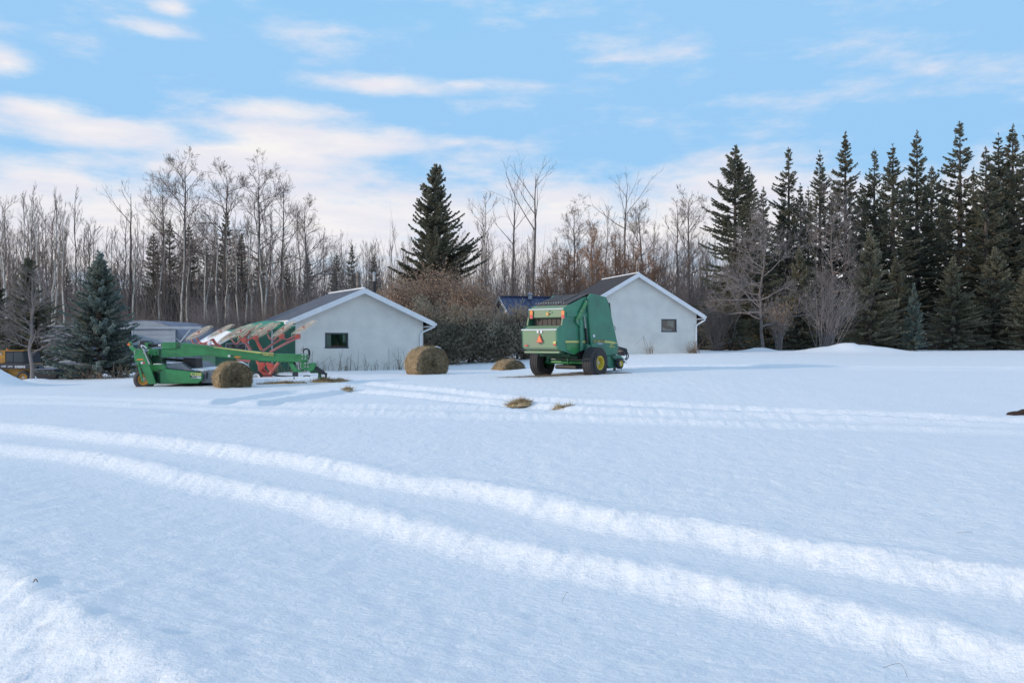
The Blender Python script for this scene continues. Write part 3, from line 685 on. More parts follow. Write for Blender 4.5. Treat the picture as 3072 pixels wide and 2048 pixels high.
# tailgate lift arms and cylinder
for s_ in (-1, 1):
    y = s_*(HW_+.045)
    a = S(1045, 395, y if s_ < 0 else -.845); b = S(895, 685, -.845); c = S(930, 730, -.845); d_ = S(960, 1100, -.845)
    MB().bar((a[0], y, a[1]), (b[0], y, b[1]), .17, .05).build('lift_arm', M_['green'], bal, bevel=.01)
    MB().prism([S(880, 690, -.845), S(955, 600, -.845), S(968, 760, -.845), S(930, 745, -.845)], y-.022, y+.022).build('arm_bracket', M_['green_old'], bal)
    e = S(952, 650, -.845)
    MB().bar((e[0], y+s_*.03, e[1]), (d_[0], y+s_*.03, d_[1]), .13, .05).build('gate_post', M_['green_old'], bal, bevel=.008)
    f = S(1010, 610, -.845); g = S(1030, 780, -.845); h = S(1050, 1000, -.845)
    MB().tube([(f[0], y, f[1]), (g[0], y, g[1])], .022, 8).build('cylinder_rod', M_['steel'], bal, True); MB().tube([(g[0], y, g[1]), (h[0], y, h[1])], .045, 10).build('lift_cylinder', M_['black'], bal, True)
    a = S(765, 585, -.83); b = S(1058, 595, -.83); MB().bar((a[0], s_*(HW_+.012), a[1]), (b[0], s_*(HW_+.012), b[1]), .15, .03).build('stiffener', M_['green_old'], bal, bevel=.008)
    for (x, y_) in ((905, 682), (938, 590), (962, 530), (1030, 400)):
        q = S(x, y_, -.87); MB().tube([(q[0], y+s_*.02, q[1]), (q[0], y+s_*.045, q[1])], .022, 8).build('bolt', M_['steel'], bal)
a = S(745, 985, -.80); b = S(1060, 1060, -.80)
bplate([S(745, 1000), S(930, 1000), S(930, 1120), S(870, 1150), S(760, 1090)], -HW_-.014, -HW_-.002, 'lower_cheek_plate', M_['green'], bevel=.006)
# yellow stripes and lettering on the right-hand side
bplate([S(742, 960), S(932, 960), S(932, 988), S(742, 988)], -HW_-.008, -HW_-.002, 'stripe', M_['decal_y'])
bplate([S(975, 960), S(1025, 960), S(1025, 986), S(975, 986)], -HW_-.008, -HW_-.002, 'stripe', M_['decal_y'])
bplate([S(1140, 948, -.9), S(1240, 950, -.9), S(1350, 960, -.9), S(1420, 972, -.9), S(1475, 990, -.9), S(1475, 999, -.9), S(1380, 992, -.9), S(1140, 982, -.9)], -.908, -.9005, 'stripe', M_['decal_y'])
def side_text(s__, cx, cy, size, m, name, wide=1.0, bold=0.0, yc=-.91):
    x, z = S(cx, cy, yc); Mx = Matrix.Translation((x, yc, z)) @ Matrix.Rotation(R(90), 4, 'X')
    return text(s__, size, m, bal, name, Mx, bold, None, wide)
side_text('JOHN DEERE', 1222, 967, .135, M_['dark_text'], 'lettering', 1.0, .002, -.911)
side_text('569', 1411, 1018, .17, M_['decal_y'], 'model_number', 1.05, .006, -.9025)
side_text('MegaWide Plus', 1412, 1047, .065, M_['decal_y'], 'lettering', 1.0, .001, -.9025)
rr_ = [S(1185, 990, -.9), S(1285, 992, -.9), S(1288, 1016, -.9), S(1188, 1013, -.9)]
bplate(rr_, -.906, -.9005, 'oval_badge', M_['decal_b'], bevel=.003); side_text('PREMIUM', 1236, 1003, .065, M_['decal_w'], 'lettering', 1.0, .001, -.9075)
bplate([S(1137, 872, -.9), S(1164, 872, -.9), S(1164, 908, -.9), S(1137, 908, -.9)], -.906, -.9005, 'safety_sticker', M_['decal_w'])
# rear of the machine: points on the plane of the box's back
xb = S(622, 930)[0]-.01
RB = lambda x, y, xc=xb: bf.x(*C2(x, y), xc)
def rplate(pts, name, m, off=.012, xc=xb, th=.012):
    ps = [RB(*p, xc) for p in pts]
    n_ = len(ps); vs = [(xc-off, p[0], p[1]) for p in ps]+[(xc-off-th, p[0], p[1]) for p in ps]
    return MB().add(vs, [tuple(range(n_)), tuple(range(2*n_-1, n_-1, -1))]+[(i, (i+1) % n_, (i+1) % n_+n_, i+n_) for i in range(n_)]).build(name, m, bal)
rplate([(378, 858), (425, 985), (336, 985)], 'warning_triangle', M_['red_refl'], .014); rplate([(378, 872), (412, 975), (348, 975)], 'warning_triangle', M_['orange'], .028)
rplate([(340, 815), (364, 815), (364, 850), (340, 850)], 'safety_sticker', M_['decal_w']); rplate([(390, 815), (414, 815), (414, 850), (390, 850)], 'safety_sticker', M_['decal_w'])
rplate([(163, 1018), (205, 1016), (205, 1038), (163, 1040)], 'reflector', M_['red_refl'], .004, th=.006); rplate([(566, 1010), (610, 1008), (610, 1026), (566, 1028)], 'reflector', M_['red_refl'], .004, th=.006)
rplate([(568, 970), (608, 968), (608, 1000), (568, 1002)], 'yellow_sticker', M_['decal_y'], .004, th=.006)
rplate([(366, 990), (398, 990), (398, 1004), (366, 1004)], 'catch', M_['black'])
xu = S(722, 560)[0]-.006
RU = lambda pts, name, m, off=.006: rplate(pts, name, m, off, xu, .02)
# emblem on the upper panel (small leaping-animal mark in a shield)
RU([(478, 556), (505, 556), (508, 575), (512, 596), (492, 602), (472, 598), (476, 575)], 'emblem', M_['amber'], .006)
RU([(484, 562), (498, 562), (500, 578), (506, 592), (478, 592), (487, 578)], 'emblem', M_['decal_y'], .028)
for (x0, x1) in ((246, 286), (696, 736)):
    o = RU([(x0, 532), (x1, 532), (x1, 592), (x0, 592)], 'amber_lamp', M_['amber'], .03); o2 = RU([(x0, 594), (x1, 594), (x1, 646), (x0, 646)], 'tail_lamp', M_['red_refl'], .03)
    RU([(x0+8, 528), (x1-8, 528), (x1-8, 650), (x0+8, 650)], 'lamp_bracket', M_['black'], .005)
for (x, y) in ((556, 556), (522, 534), (526, 578)):
    RU([(x-5, y-6), (x+5, y-6), (x+5, y+6), (x-5, y+6)], 'hole', M_['black'], .003)
for k in range(12):
    p = S(800, 470); MB().tube([(p[0]-.10, -.62+k*.113, p[1]+.13), (p[0]-.10, -.62+k*.113, p[1]+.15)], .013, 6).build('bolt', M_['steel'], bal)
# running gear
for s_ in (-1, 1): wheel(bal, (0, s_*1.20, .555), .565, .52, .245, M_['yellow'], s_, dish=.55, round_=.17)
MB().tube([(0, -1.05, .555), (0, 1.05, .555)], .075, 12).build('axle', M_['green'], bal, True)
MB().tube([(-.02, -1.0, .66), (-.02, 1.0, .66)], .03, 8).build('axle_pipe', M_['steel'], bal, True)
MB().box(-.1, .9, -.45, .55, .30, .46).build('belly_pan', M_['black'], bal, bevel=.05)
for s_ in (-1, 1):
    MB().bar((-.05, s_*.86, .52), (.05, s_*.86, 1.2), .22, .10).build('axle_leg', M_['green_old'], bal)
p = RB(432, 1150); q = RB(436, 1310); MB().bar((-.35, p[0], p[1]), (-.30, q[0], q[1]+.02), .07, .05, (0, 1, 0)).build('jack_leg', M_['green'], bal)
# pickup, gauge wheel, stand and hoses at the front
pk = [S(1290, 1185, -.9), S(1475, 1165, -.9), S(1530, 1215, -.9), S(1500, 1330, -.9), S(1330, 1355, -.9), S(1290, 1300, -.9)]
bplate(pk, -1.02, 1.02, 'pickup', M_['green_dark'], bevel=.03); bplate(pk, -1.06, -1.025, 'pickup_end_plate', M_['green_old'], bevel=.01)
gc = bf.y(*C2(1512, 1283), -1.20); wheel(bal, (gc[0], -1.20, gc[1]), .205, .17, .10, M_['yellow'], -1, nm='gauge_wheel', grooves=2, dish=.3, round_=.05); wheel(bal, (gc[0], 1.20, gc[1]), .205, .17, .10, M_['yellow'], 1, nm='gauge_wheel', grooves=2, dish=.3, round_=.05)
MB().bar((gc[0], -1.09, gc[1]), (gc[0]-.35, -1.09, gc[1]+.25), .07, .04).build('gauge_wheel_arm', M_['green_dark'], bal)
p = bf.y(*C2(1442, 1345), -.5); q = bf.y(*C2(1443, 1425), -.5); MB().bar((p[0], -.5, p[1]+.25), (q[0], -.5, q[1]-.06), .075, .075).build('stand', M_['belt'], bal)
p = bf.y(*C2(1543, 1330), -.6); q = bf.y(*C2(1543, 1415), -.6); MB().tube([(p[0], -.6, p[1]+.1), (q[0], -.6, q[1]-.03)], .014, 6).build('chain', M_['steel'], bal)
def curve_pts(P, n=6):
    P = [Vector(p) for p in P]; out = []
    for i in range(len(P)-1):
        p0 = P[max(i-1, 0)]; p1 = P[i]; p2 = P[i+1]; p3 = P[min(i+2, len(P)-1)]
        for k in range(n):
            t = k/n; out.append(0.5*((2*p1)+(p2-p0)*t+(2*p0-5*p1+4*p2-p3)*t*t+(3*p1-p0-3*p2+p3)*t**3))
    out.append(P[-1]); return out
for pts, yy in (([(1490, 1045), (1560, 1065), (1610, 1110), (1640, 1165), (1630, 1210), (1605, 1230)], -.55), ([(1490, 1050), (1540, 1062), (1585, 1100), (1615, 1150), (1612, 1200), (1590, 1225)], -.45)):
    MB().tube(curve_pts([(*[bf.y(*C2(*p), yy)[0]], yy, bf.y(*C2(*p), yy)[1]) for p in pts]), .022, 7).build('hydraulic_hose', M_['black'], bal, True)
a = bf.y(*C2(1480, 1175), -.3); b = bf.y(*C2(1620, 1240), -.3)
MB().bar((a[0]-.6, 0, .60), (a[0]+.75, 0, .52), .16, .16).build('tongue', M_['green_dark'], bal); MB().bar((a[0]+.72, 0, .50), (a[0]+.95, 0, .50), .06, .12).build('hitch', M_['black'], bal)
p = bf.y(*C2(1545, 1115), .3); MB().lathe([(.001, -.2), (.14, -.19), (.17, -.08), (.17, .08), (.14, .19), (.001, .2)], 16, Matrix.Translation((p[0], .3, p[1]))).build('twine_box', M_['black'], bal, True)
p = bf.y(*C2(1446, 780), -.86); MB().tube(curve_pts([(p[0]-.02, -.84, p[1]+.08), (p[0]+.05, -.84, p[1]+.04), (p[0]+.05, -.84, p[1]-.06), (p[0]-.02, -.84, p[1]-.09)], 4), .012, 6).build('hose_loop', M_['black'], bal)
for x0, y0, x1, y1 in ((1570, 1245, 1620, 1242), (1580, 1275, 1622, 1273)):
    a = bf.y(*C2(x0, y0), -1.1); b = bf.y(*C2(x1, y1), -1.1); MB().tube([(a[0], -1.1, a[1]), (b[0], -1.1, b[1])], .012, 6).build('pin', M_['steel'], bal)
# bare strip under the baler
def ground_patch(name, cx, cy, rx, ry, rz, m, h, label, cat, seed, blades=0, bl=.18, bm=None):
    rg = np.random.default_rng(seed); n_r, n_a = 9, 36; vs = [(cx, cy)]
    for i in range(1, n_r+1):
        for j in range(n_a):
            q = 2*math.pi*j/n_a; rad = i/n_r*(1+.35*float(fbm(np.array([math.cos(q)*1.3+seed]), np.array([math.sin(q)*1.3]), 1.0, 3)[0]))
            lx, ly_ = rx*rad*math.cos(q), ry*rad*math.sin(q); vs.append((cx+lx*math.cos(rz)-ly_*math.sin(rz), cy+lx*math.sin(rz)+ly_*math.cos(rz)))
    A = np.array(vs); zz = ground_z(A[:, 0], A[:, 1]); rad = np.array([0]+[i/n_r for i in range(1, n_r+1) for _ in range(n_a)])
    zz = zz+h*(1-rad**2)*(.7+1.2*fbm(A[:, 0], A[:, 1], 2.5, 3))+.008-.05*(rad > .99)
    root = empty(name, (cx, cy, float(zz[0])), 0, label=label, cat=cat)
    mb = MB(); V = [(a[0]-cx, a[1]-cy, z-float(zz[0])) for a, z in zip(A, zz)]
    fs = [(0, 1+j, 1+(j+1) % n_a) for j in range(n_a)]
    for i in range(n_r-1):
        for j in range(n_a): a = 1+i*n_a+j; b = 1+i*n_a+(j+1) % n_a; fs.append((a, a+n_a, b+n_a, b))
    mb.add(V, fs).build('mat' if blades else 'surface', m, root, True)
    if blades:
        k = rg.integers(0, len(V), blades); P = np.array(V)[k]+rg.normal(0, [rx*.1, ry*.1, .005], (blades, 3))
        d = rg.normal(0, 1, (blades, 3)); d[:, 2] = np.abs(d[:, 2])*.45; d /= np.linalg.norm(d, axis=1)[:, None]
        l_ = bl*rg.uniform(.4, 1.4, (blades, 1)); s_ = np.cross(d, rg.normal(0, 1, (blades, 3))); s_ /= np.linalg.norm(s_, axis=1)[:, None]; s_ *= .006
        VV = np.concatenate([P-s_, P+s_, P+d*l_+[0, 0, .01]], 1).reshape(-1, 3); FF = np.arange(blades*3).reshape(-1, 3)
        link('blades', mesh_np('hay_blades', VV, FF, 3, bm or M_['straw']), None, root, kind='stuff')
    return root
bp = px_ground(1680, 1128)
ground_patch('bare_ground', 1.9, 31.7, 2.6, .55, R(-12), M_['dirt'], .015, 'thin strip of bare brown ground under the green baler', 'ground', 5, 500, .10)
for (u, v, rx, ry, h, nb2, lab, sd) in ((1560, 1213, .34, .20, .10, 900, 'tuft of golden hay on the snow in front of the baler', 1), (1690, 1221, .30, .04, -.01, 150, 'thin flat streak of hay beside the hay tuft', 2),
        (985, 1148, .75, .22, .16, 1500, 'heap of loose golden hay on the snow beyond the mower hitch', 3), (850, 1151, 1.0, .14, .05, 900, 'flat scatter of hay on the snow right of the near bale', 4), (1040, 1170, .18, .08, .05, 150, 'small clump of hay beside the deep grooves in the snow', 6), (1955, 1048, .25, .15, .06, 200, 'small clump of dry grass between the baler and right garage', 8)):
    x, y = px_ground(u, v); ground_patch('hay_scatter', x, y, rx, ry, 0.0, M_['straw'], h, lab, 'hay', sd, nb2, .17)
x, y = px_ground(3066, 1246); ground_patch('manure_clump', x, y, .34, .18, 0, M_['manure'], .13, 'dark brown clump on the snow at the right edge', 'dirt clump', 12)

# ------------------------------------------------------------------ mower-conditioner
my = 31.6
MF = Fr((pix(440, 1100, my).x, my, -.04), 0.0)
mow = empty('mower_conditioner', MF.o, 0, label='green trailed mower-conditioner with long tongue standing in front of the metal sheds', cat='mower')
m8 = lambda x, y, yc=0.0: MF.y(*C8(x, y), yc); m1 = lambda x, y, yc=0.0: MF.y(*C1(x, y), yc)
def mp(pts, y0, y1, name, m, bevel=.01, parent=None, smooth=False): return MB().prism(pts, y0, y1).build(name, m, parent or mow, smooth, bevel)
tong = [m1(300, 428), m1(440, 418), m1(640, 412), m1(640, 362), m1(920, 395), m1(1430, 455), m1(1560, 470), m1(1815, 476), m1(1815, 556), m1(1600, 556), m1(1400, 543), m1(1050, 512), m1(900, 488), m1(640, 505), m1(470, 510), m1(400, 492), m1(310, 470)]
mp(tong, -.16, .16, 'tongue', M_['green'], .02)
mp([m1(600, 385, -.165), m1(925, 430, -.165), m1(1560, 508, -.165), m1(1810, 512, -.165), m1(1810, 552, -.165), m1(1600, 552, -.165), m1(1400, 540, -.165), m1(1050, 508, -.165), m1(900, 484, -.165), m1(640, 470, -.165)], -.178, -.162, 'tongue_web', M_['green'], .006)
mp([m8(975, 345), m8(1280, 335), m8(1290, 480), m8(975, 485)], -.24, .24, 'tongue_box', M_['green'], .02)
mp([m8(665, 520), m8(840, 535), m8(840, 640), m8(665, 600)], -.22, .22, 'tongue_foot', M_['green'], .02)
mp([m8(850, 495, -.17), m8(905, 495, -.17), m8(905, 635, -.17), m8(850, 635, -.17)], -.172, -.165, 'slot', M_['green_dark'], .004)
# stripe with the maker's name
mp([m1(945, 404, -.18), m1(1430, 458, -.18), m1(1550, 468, -.18), m1(1550, 496, -.18), m1(1450, 488, -.18), m1(1425, 472, -.18), m1(945, 411, -.18)], -.186, -.179, 'stripe', M_['decal_y'], 0)
def mtext(s__, cx, cy, size, m, name, yc, wide=1.0, bold=0.0, rot=0.0, cr=m1):
    x, z = cr(cx, cy, yc); Mx = Matrix.Translation((x, yc, z)) @ Matrix.Rotation(R(90), 4, 'X') @ Matrix.Rotation(rot, 4, 'Z'); return text(s__, size, m, mow, name, Mx, bold, None, wide)
mtext('JOHN DEERE', 1487, 478, .085, M_['dark_text'], 'lettering', -.189, 1.0, .001, R(-6))
for (x0, y0, x1, y1, m) in ((1088, 484, 1112, 506, 'decal_w'), (1114, 487, 1142, 504, 'black_paint'), (1158, 498, 1218, 514, 'amber')):
    mp([m1(x0, y0, -.18), m1(x1, y0+2, -.18), m1(x1, y1, -.18), m1(x0, y1, -.18)], -.186, -.1785, 'sticker', M_[m], 0)
# left-hand support leg
leg = [m8(200, 335, -.45), m8(262, 318, -.45), m8(275, 395, -.45), m8(300, 440, -.45), m8(360, 490, -.45), m8(440, 495, -.45), m8(500, 470, -.45), m8(640, 790, -.45), m8(810, 1262, -.45), m8(640, 1262, -.45), m8(470, 905, -.45), m8(405, 850, -.45), m8(330, 740, -.45), m8(312, 560, -.45), m8(215, 470, -.45)]
mp(leg, -.50, -.42, 'support_leg', M_['green'], .012); 
a = m8(410, 800, -.46); b = m8(520, 1215, -.46); MB().bar((a[0], -.52, a[1]), (b[0], -.52, b[1]), .07, .03).build('leg_strut', M_['green'], mow)
a = m8(590, 560, .1); b = m8(870, 1230, .1); MB().bar((a[0], .05, a[1]), (b[0], .05, b[1]), .16, .12).build('leg_strut', M_['green_dark'], mow, bevel=.01)
a = m8(505, 470, -.52); b = m8(655, 825, -.52); MB().tube([(a[0], -.52, a[1]), (b[0], -.52, b[1])], .025, 8).build('cylinder_rod', M_['steel'], mow)
a = m8(470, 410, -.5); MB().tube(curve_pts([(m8(590, 470, -.5)[0], -.5, m8(590, 470, -.5)[1]), (m8(530, 425, -.5)[0], -.5, m8(530, 425, -.5)[1]), (a[0], -.5, a[1]), (m8(480, 460, -.5)[0], -.5, m8(480, 460, -.5)[1])], 4), .018, 6).build('bent_pipe', M_['white'], mow)
for (x0, y0, x1, y1, m) in ((370, 710, 512, 738, 'amber'), (458, 775, 500, 820, 'decal_w'), (502, 775, 545, 815, 'red_refl')):
    mp([m8(x0, y0, -.5), m8(x1, y0-6, -.5), m8(x1, y1-4, -.5), m8(x0, y1, -.5)], -.506, -.5005, 'sticker', M_[m], 0)
for (x, y) in ((330, 527), (322, 557), (330, 590), (228, 430), (268, 432), (523, 580), (405, 802), (508, 1180)):
    q = m8(x, y, -.51); MB().tube([(q[0], -.525, q[1]), (q[0], -.5, q[1])], .02, 8).build('bolt', M_['steel'], mow)
q = m8(206, 388, -.5); MB().lathe([(.001, -.03), (.04, -.028), (.052, 0), (.05, .05), (.001, .05)], 16, Matrix.Translation((q[0], -.53, q[1]))).build('marker_lamp', M_['amber'], mow, True)
q = m8(180, 388, -.5); MB().lathe([(.001, -.03), (.03, -.028), (.04, 0), (.04, .05), (.001, .05)], 16, Matrix.Translation((q[0], -.50, q[1]))).build('marker_lamp', M_['red_refl'], mow, True)
wc = m8(545, 1160, -.2); wheel(mow, (wc[0], -.22, wc[1]), .37, .26, .19, M_['loader_y'], -1, dish=.35, round_=.07); wheel(mow, (wc[0], 3.0, wc[1]), .37, .26, .19, M_['loader_y'], 1, dish=.35, round_=.07)
MB().tube([(wc[0], 0, wc[1]), (wc[0], 2.9, wc[1])], .06, 10).build('axle', M_['green_dark'], mow)
# guard, drive shafts and gearbox
MB().prism([m8(460, 300, .3), m8(640, 300, .3), m8(690, 350, .3), m8(715, 450, .3), m8(560, 480, .3), m8(455, 490, .3)], .1, .6).build('shaft_guard', M_['black_paint'], mow, True, .04)
mp([m8(570, 345), m8(640, 345), m8(640, 490), m8(570, 490)], -.1, .25, 'guard_bracket', M_['green'])
a = m8(640, 405); b = m8(980, 405); MB().tube([(a[0], 0, a[1]), (b[0], 0, b[1])], .055, 10).build('drive_shaft', M_['black'], mow, True)
a = m8(870, 405, -.06); MB().box(a[0]-.04, a[0]+.06, -.075, -.06, a[1]-.03, a[1]+.03).build('sticker', M_['decal_w'], mow)
a = m8(780, 690, .4); b = m8(1420, 745, .4); MB().tube([(a[0], .4, a[1]), (b[0], .4, b[1])], .06, 10).build('drive_shaft', M_['black'], mow, True)
mp([m8(1412, 680, .3), m8(1690, 690, .3), m8(1705, 920, .3), m8(1600, 925, .3), m8(1400, 800, .3)], .2, .9, 'gearbox_guard', M_['black'], .03)
mp([m8(720, 520, .2), m8(860, 640, .2), m8(960, 690, .2), m8(960, 830, .2), m8(700, 830, .2)], .1, .5, 'frame_box', M_['green_dark'], .02)
# cutting platform: end shield, deck, hood and curtains
shl = [m8(880, 1010, -.3), m8(955, 930, -.3), m8(1060, 928, -.3), m8(1600, 990, -.3), m8(1826, 1012, -.3), m8(1818, 1180, -.3), m8(1720, 1246, -.3), m8(890, 1252, -.3)]
mp(shl, -.34, -.22, 'end_shield', M_['green'], .035); mp([(p[0], p[1]) for p in shl], 3.1, 3.2, 'end_shield', M_['green'], .03)
mp([m8(860, 940, 0), m8(1700, 1000, 0), m8(1800, 1030, 0), m8(1790, 1250, 0), m8(880, 1250, 0)], -.2, 3.05, 'deck', M_['green_dark'], .02)
mp([m8(660, 830, 0), m8(1000, 830, 0), m8(1060, 925, 0), m8(870, 1000, 0), m8(700, 960, 0)], -.1, 2.9, 'rear_hood', M_['green'], .02)
mp([m8(1010, 870, -.2), m8(1160, 795, -.2), m8(1340, 790, -.2), m8(1620, 985, -.2), m8(1400, 972, -.2), m8(1060, 930, -.2)], -.18, 2.8, 'canvas_hood', M_['grey_m'], .03)
mp([m8(1780, 985, -.1), m8(2060, 960, -.1), m8(2090, 1240, -.1), m8(1790, 1240, -.1)], -.12, 2.9, 'canvas_curtain', M_['grey_m'], .03)
a = m8(1915, 990, -.14); MB().box(a[0]-.02, a[0]+.02, -.15, -.125, m8(1915, 1140, -.14)[1], a[1]).build('strap', M_['black'], mow)
for pts in ([m8(1600, 975, -.1), m8(1700, 945, -.1), m8(1840, 968, -.1), m8(1830, 985, -.1)], [m8(1640, 920, .6), m8(1760, 905, .6), m8(2050, 935, .6), m8(2060, 955, .6), m8(1800, 950, .6)], [m8(740, 815, 0), m8(800, 808, 0), m8(960, 815, 0), m8(860, 840, 0), m8(750, 838, 0)]):
    mp(pts, -.05, 2.2, 'snow_cap', M_['snow'], .012, smooth=True)
mtext('C350', 1675, 1050, .15, M_['decal_y'], 'model_number', -.343, 1.15, .005, 0, m8)
mp([m8(1572, 1075, -.34), m8(1790, 1092, -.34), m8(1788, 1140, -.34), m8(1570, 1122, -.34)], -.346, -.3405, 'white_badge', M_['decal_w'], 0)
mtext('MoCo', 1618, 1100, .095, M_['black_paint'], 'lettering', -.349, 1.0, .004, R(-4), m8)
mtext('CENTER PIVOT', 1722, 1108, .04, M_['black_paint'], 'lettering', -.349, 1.0, .0, R(-4), m8)
# hitch end
mp([m1(1815, 472), m1(1888, 480), m1(1892, 545), m1(1815, 552)], -.18, .18, 'hitch_plate', M_['green'], .012)
mp([m1(1830, 552), m1(1885, 545), m1(1900, 570), m1(1970, 560), m1(1978, 600), m1(1960, 640), m1(1920, 650), m1(1850, 632), m1(1825, 600)], -.16, .16, 'hitch_gearbox', M_['green'], .03)
mp([m1(1905, 625), m1(1985, 610), m1(2010, 640), m1(2000, 668), m1(1925, 668)], -.10, .10, 'hitch_clevis', M_['green_dark'], .02)
mp([m1(2000, 640), m1(2025, 645), m1(2030, 715), m1(1998, 718)], -.05, .05, 'hitch_foot', M_['green_dark'], .01)
for (x, y) in ((1840, 487), (1870, 488), (1840, 520), (1870, 522), (1868, 570), (1895, 572), (1868, 602), (1895, 604)):
    q = m1(x, y, -.18); MB().tube([(q[0], -.20, q[1]), (q[0], -.17, q[1])], .028, 8).build('bolt', M_['steel'], mow)
a = m1(1975, 612); b = m1(2060, 670); MB().tube([(a[0], -.05, a[1]), (b[0], -.05, b[1])], .075, 10).build('power_shaft', M_['black'], mow, True)
a = m1(2055, 665); b = m1(2085, 715); MB().prism([m1(2045, 660), m1(2092, 665), m1(2085, 718), m1(2068, 716), m1(2070, 690)], -.09, -.01).build('shaft_yoke', M_['black'], mow, False, .01)
for k, pts in enumerate(([(1850, 470), (1850, 440), (1880, 424), (1908, 440), (1912, 480), (1900, 530)], [(1825, 445), (1840, 420), (1860, 430), (1880, 422), (1898, 440), (1903, 490)], [(1815, 545), (1808, 590), (1820, 630), (1860, 640)])):
    yy = -.19-.02*k; MB().tube(curve_pts([(m1(*p, yy)[0], yy, m1(*p, yy)[1]) for p in pts]), .024 if k < 2 else .016, 7).build('hydraulic_hose', M_['black'], mow, True)
for (x, y) in ((1828, 440), (1838, 428), (1848, 418)):
    q = m1(x, y, -.24); MB().tube([(q[0], -.26, q[1]), (q[0], -.20, q[1])], .022, 8).build('coupler', M_['steel'], mow)
MB().prism([m1(1695, 556), m1(1745, 560), m1(1770, 600), m1(1795, 632), m1(1850, 636), m1(1850, 655), m1(1780, 658), m1(1745, 655), m1(1725, 610)], -.06, .06).build('hitch_arm', M_['green'], mow, False, .015)
mp([m1(1738, 560), m1(1758, 560), m1(1785, 650), m1(1784, 703), m1(1732, 703), m1(1730, 620)], .08, .2, 'parking_stand', M_['black_paint'], .01)
a = m1(1755, 705, -.1); MB().tube([(a[0], -.1, a[1]-.1), (a[0], -.1, a[1]+.02)], .03, 8).build('pin', M_['steel'], mow)
a = [m1(p[0], p[1], .5) for p in ((1850, 702), (1880, 693), (1915, 700))]; MB().tube(curve_pts([(q[0], .5, q[1]) for q in a]), .02, 6).build('hydraulic_hose', M_['black'], mow)

# ------------------------------------------------------------------ finger-wheel rake
ry_ = 36.5
RF = Fr((pix(790, 1130, ry_).x, ry_, gz(pix(790, 1130, ry_).x, ry_)), 0.0)
rk = empty('wheel_rake', RF.o, 0, label='folded red finger-wheel hay rake behind the mower tongue', cat='rake')
r6 = lambda x, y, yc=0.0: RF.y(*C6(x, y), yc); r1 = lambda x, y, yc=0.0: RF.y(*C1(x, y), yc); rK = lambda x, y, yc=0.0: RF.y(*K1(x, y), yc)
def V3(p, y): return Vector((p[0], y, p[1]))
def finger_wheel(c, tilt, open_, rad, y):
    n_ = Vector((-math.sin(tilt)*math.sqrt(1-open_**2), -open_, math.cos(tilt)*math.sqrt(1-open_**2))).normalized()
    q = Vector((0, 1, 0)).rotation_difference(n_).to_matrix().to_4x4(); M = Matrix.Translation(V3(c, y)) @ q
    wr = empty('finger_wheel', (0, 0, 0)); wr.parent = rk
    def ring(r, t, n2=40):
        mb = MB(); P = [M @ Vector((r*math.cos(2*math.pi*k/n2), 0, r*math.sin(2*math.pi*k/n2))) for k in range(n2+1)]; return mb.tube(P, t, 5, False)
    ring(rad*.80, .013).build('rim', M_['tine'], wr, True); ring(rad*.44, .010, 28).build('inner_ring', M_['red_pale'], wr, True)
    t = MB()
    for k in range(40):
        a = 2*math.pi*k/40; b = a+.22
        t.tube([M @ Vector((rad*.22*math.cos(a), 0, rad*.22*math.sin(a))), M @ Vector((rad*.82*math.cos(a+.02), 0, rad*.82*math.sin(a+.02))), M @ Vector((rad*.93*math.cos(a+.08), .02, rad*.93*math.sin(a+.08))), M @ Vector((rad*1.04*math.cos(b), -.05, rad*1.04*math.sin(b)))], .0055, 3, False)
    t.build('tines', M_['tine'], wr)
    MB().lathe([(rad*.24, -.008), (rad*.24, .008), (rad*.10, .008)], 24, M).lathe([(rad*.24, -.008), (rad*.10, -.008)], 24, M).build('dish', M_['tine'], wr)
    MB().lathe([(.001, -.07), (.04, -.07), (.05, -.03), (.05, .05), (.001, .05)], 14, M).build('hub', M_['red'], wr, True)
    return wr
FW = [(598, 998, 24, .36), (663, 993, 25, .32), (724, 993, 24, .36), (788, 988, 25, .33), (850.5, 987, 31, .33), (912, 982, 27, .30)]
for (u, v, tl_, op) in FW: finger_wheel(RF.y(u, v, 0), R(tl_), op, .60, -.05)
for (a, b, yy) in (((600, 395), (100, 750), .9), ((980, 335), (500, 670), .9), ((1345, 320), (895, 640), .9), ((1650, 260), (1560, 340), 1.0)):
    p0 = r6(*a, yy); p1 = r6(*b, yy); c = ((p0[0]+p1[0])/2, (p0[1]+p1[1])/2); ln = math.hypot(p0[0]-p1[0], p0[1]-p1[1])
    if ln > .5: finger_wheel(c, math.atan2(p0[1]-p1[1], p0[0]-p1[0]), .035, min(.66, ln/2), yy)
def rtube(pts, r, name, m, cr, yy=0.0, n=8): return MB().tube(curve_pts([V3(cr(*p, yy), yy) for p in pts], 5), r, n).build(name, m, rk, True)
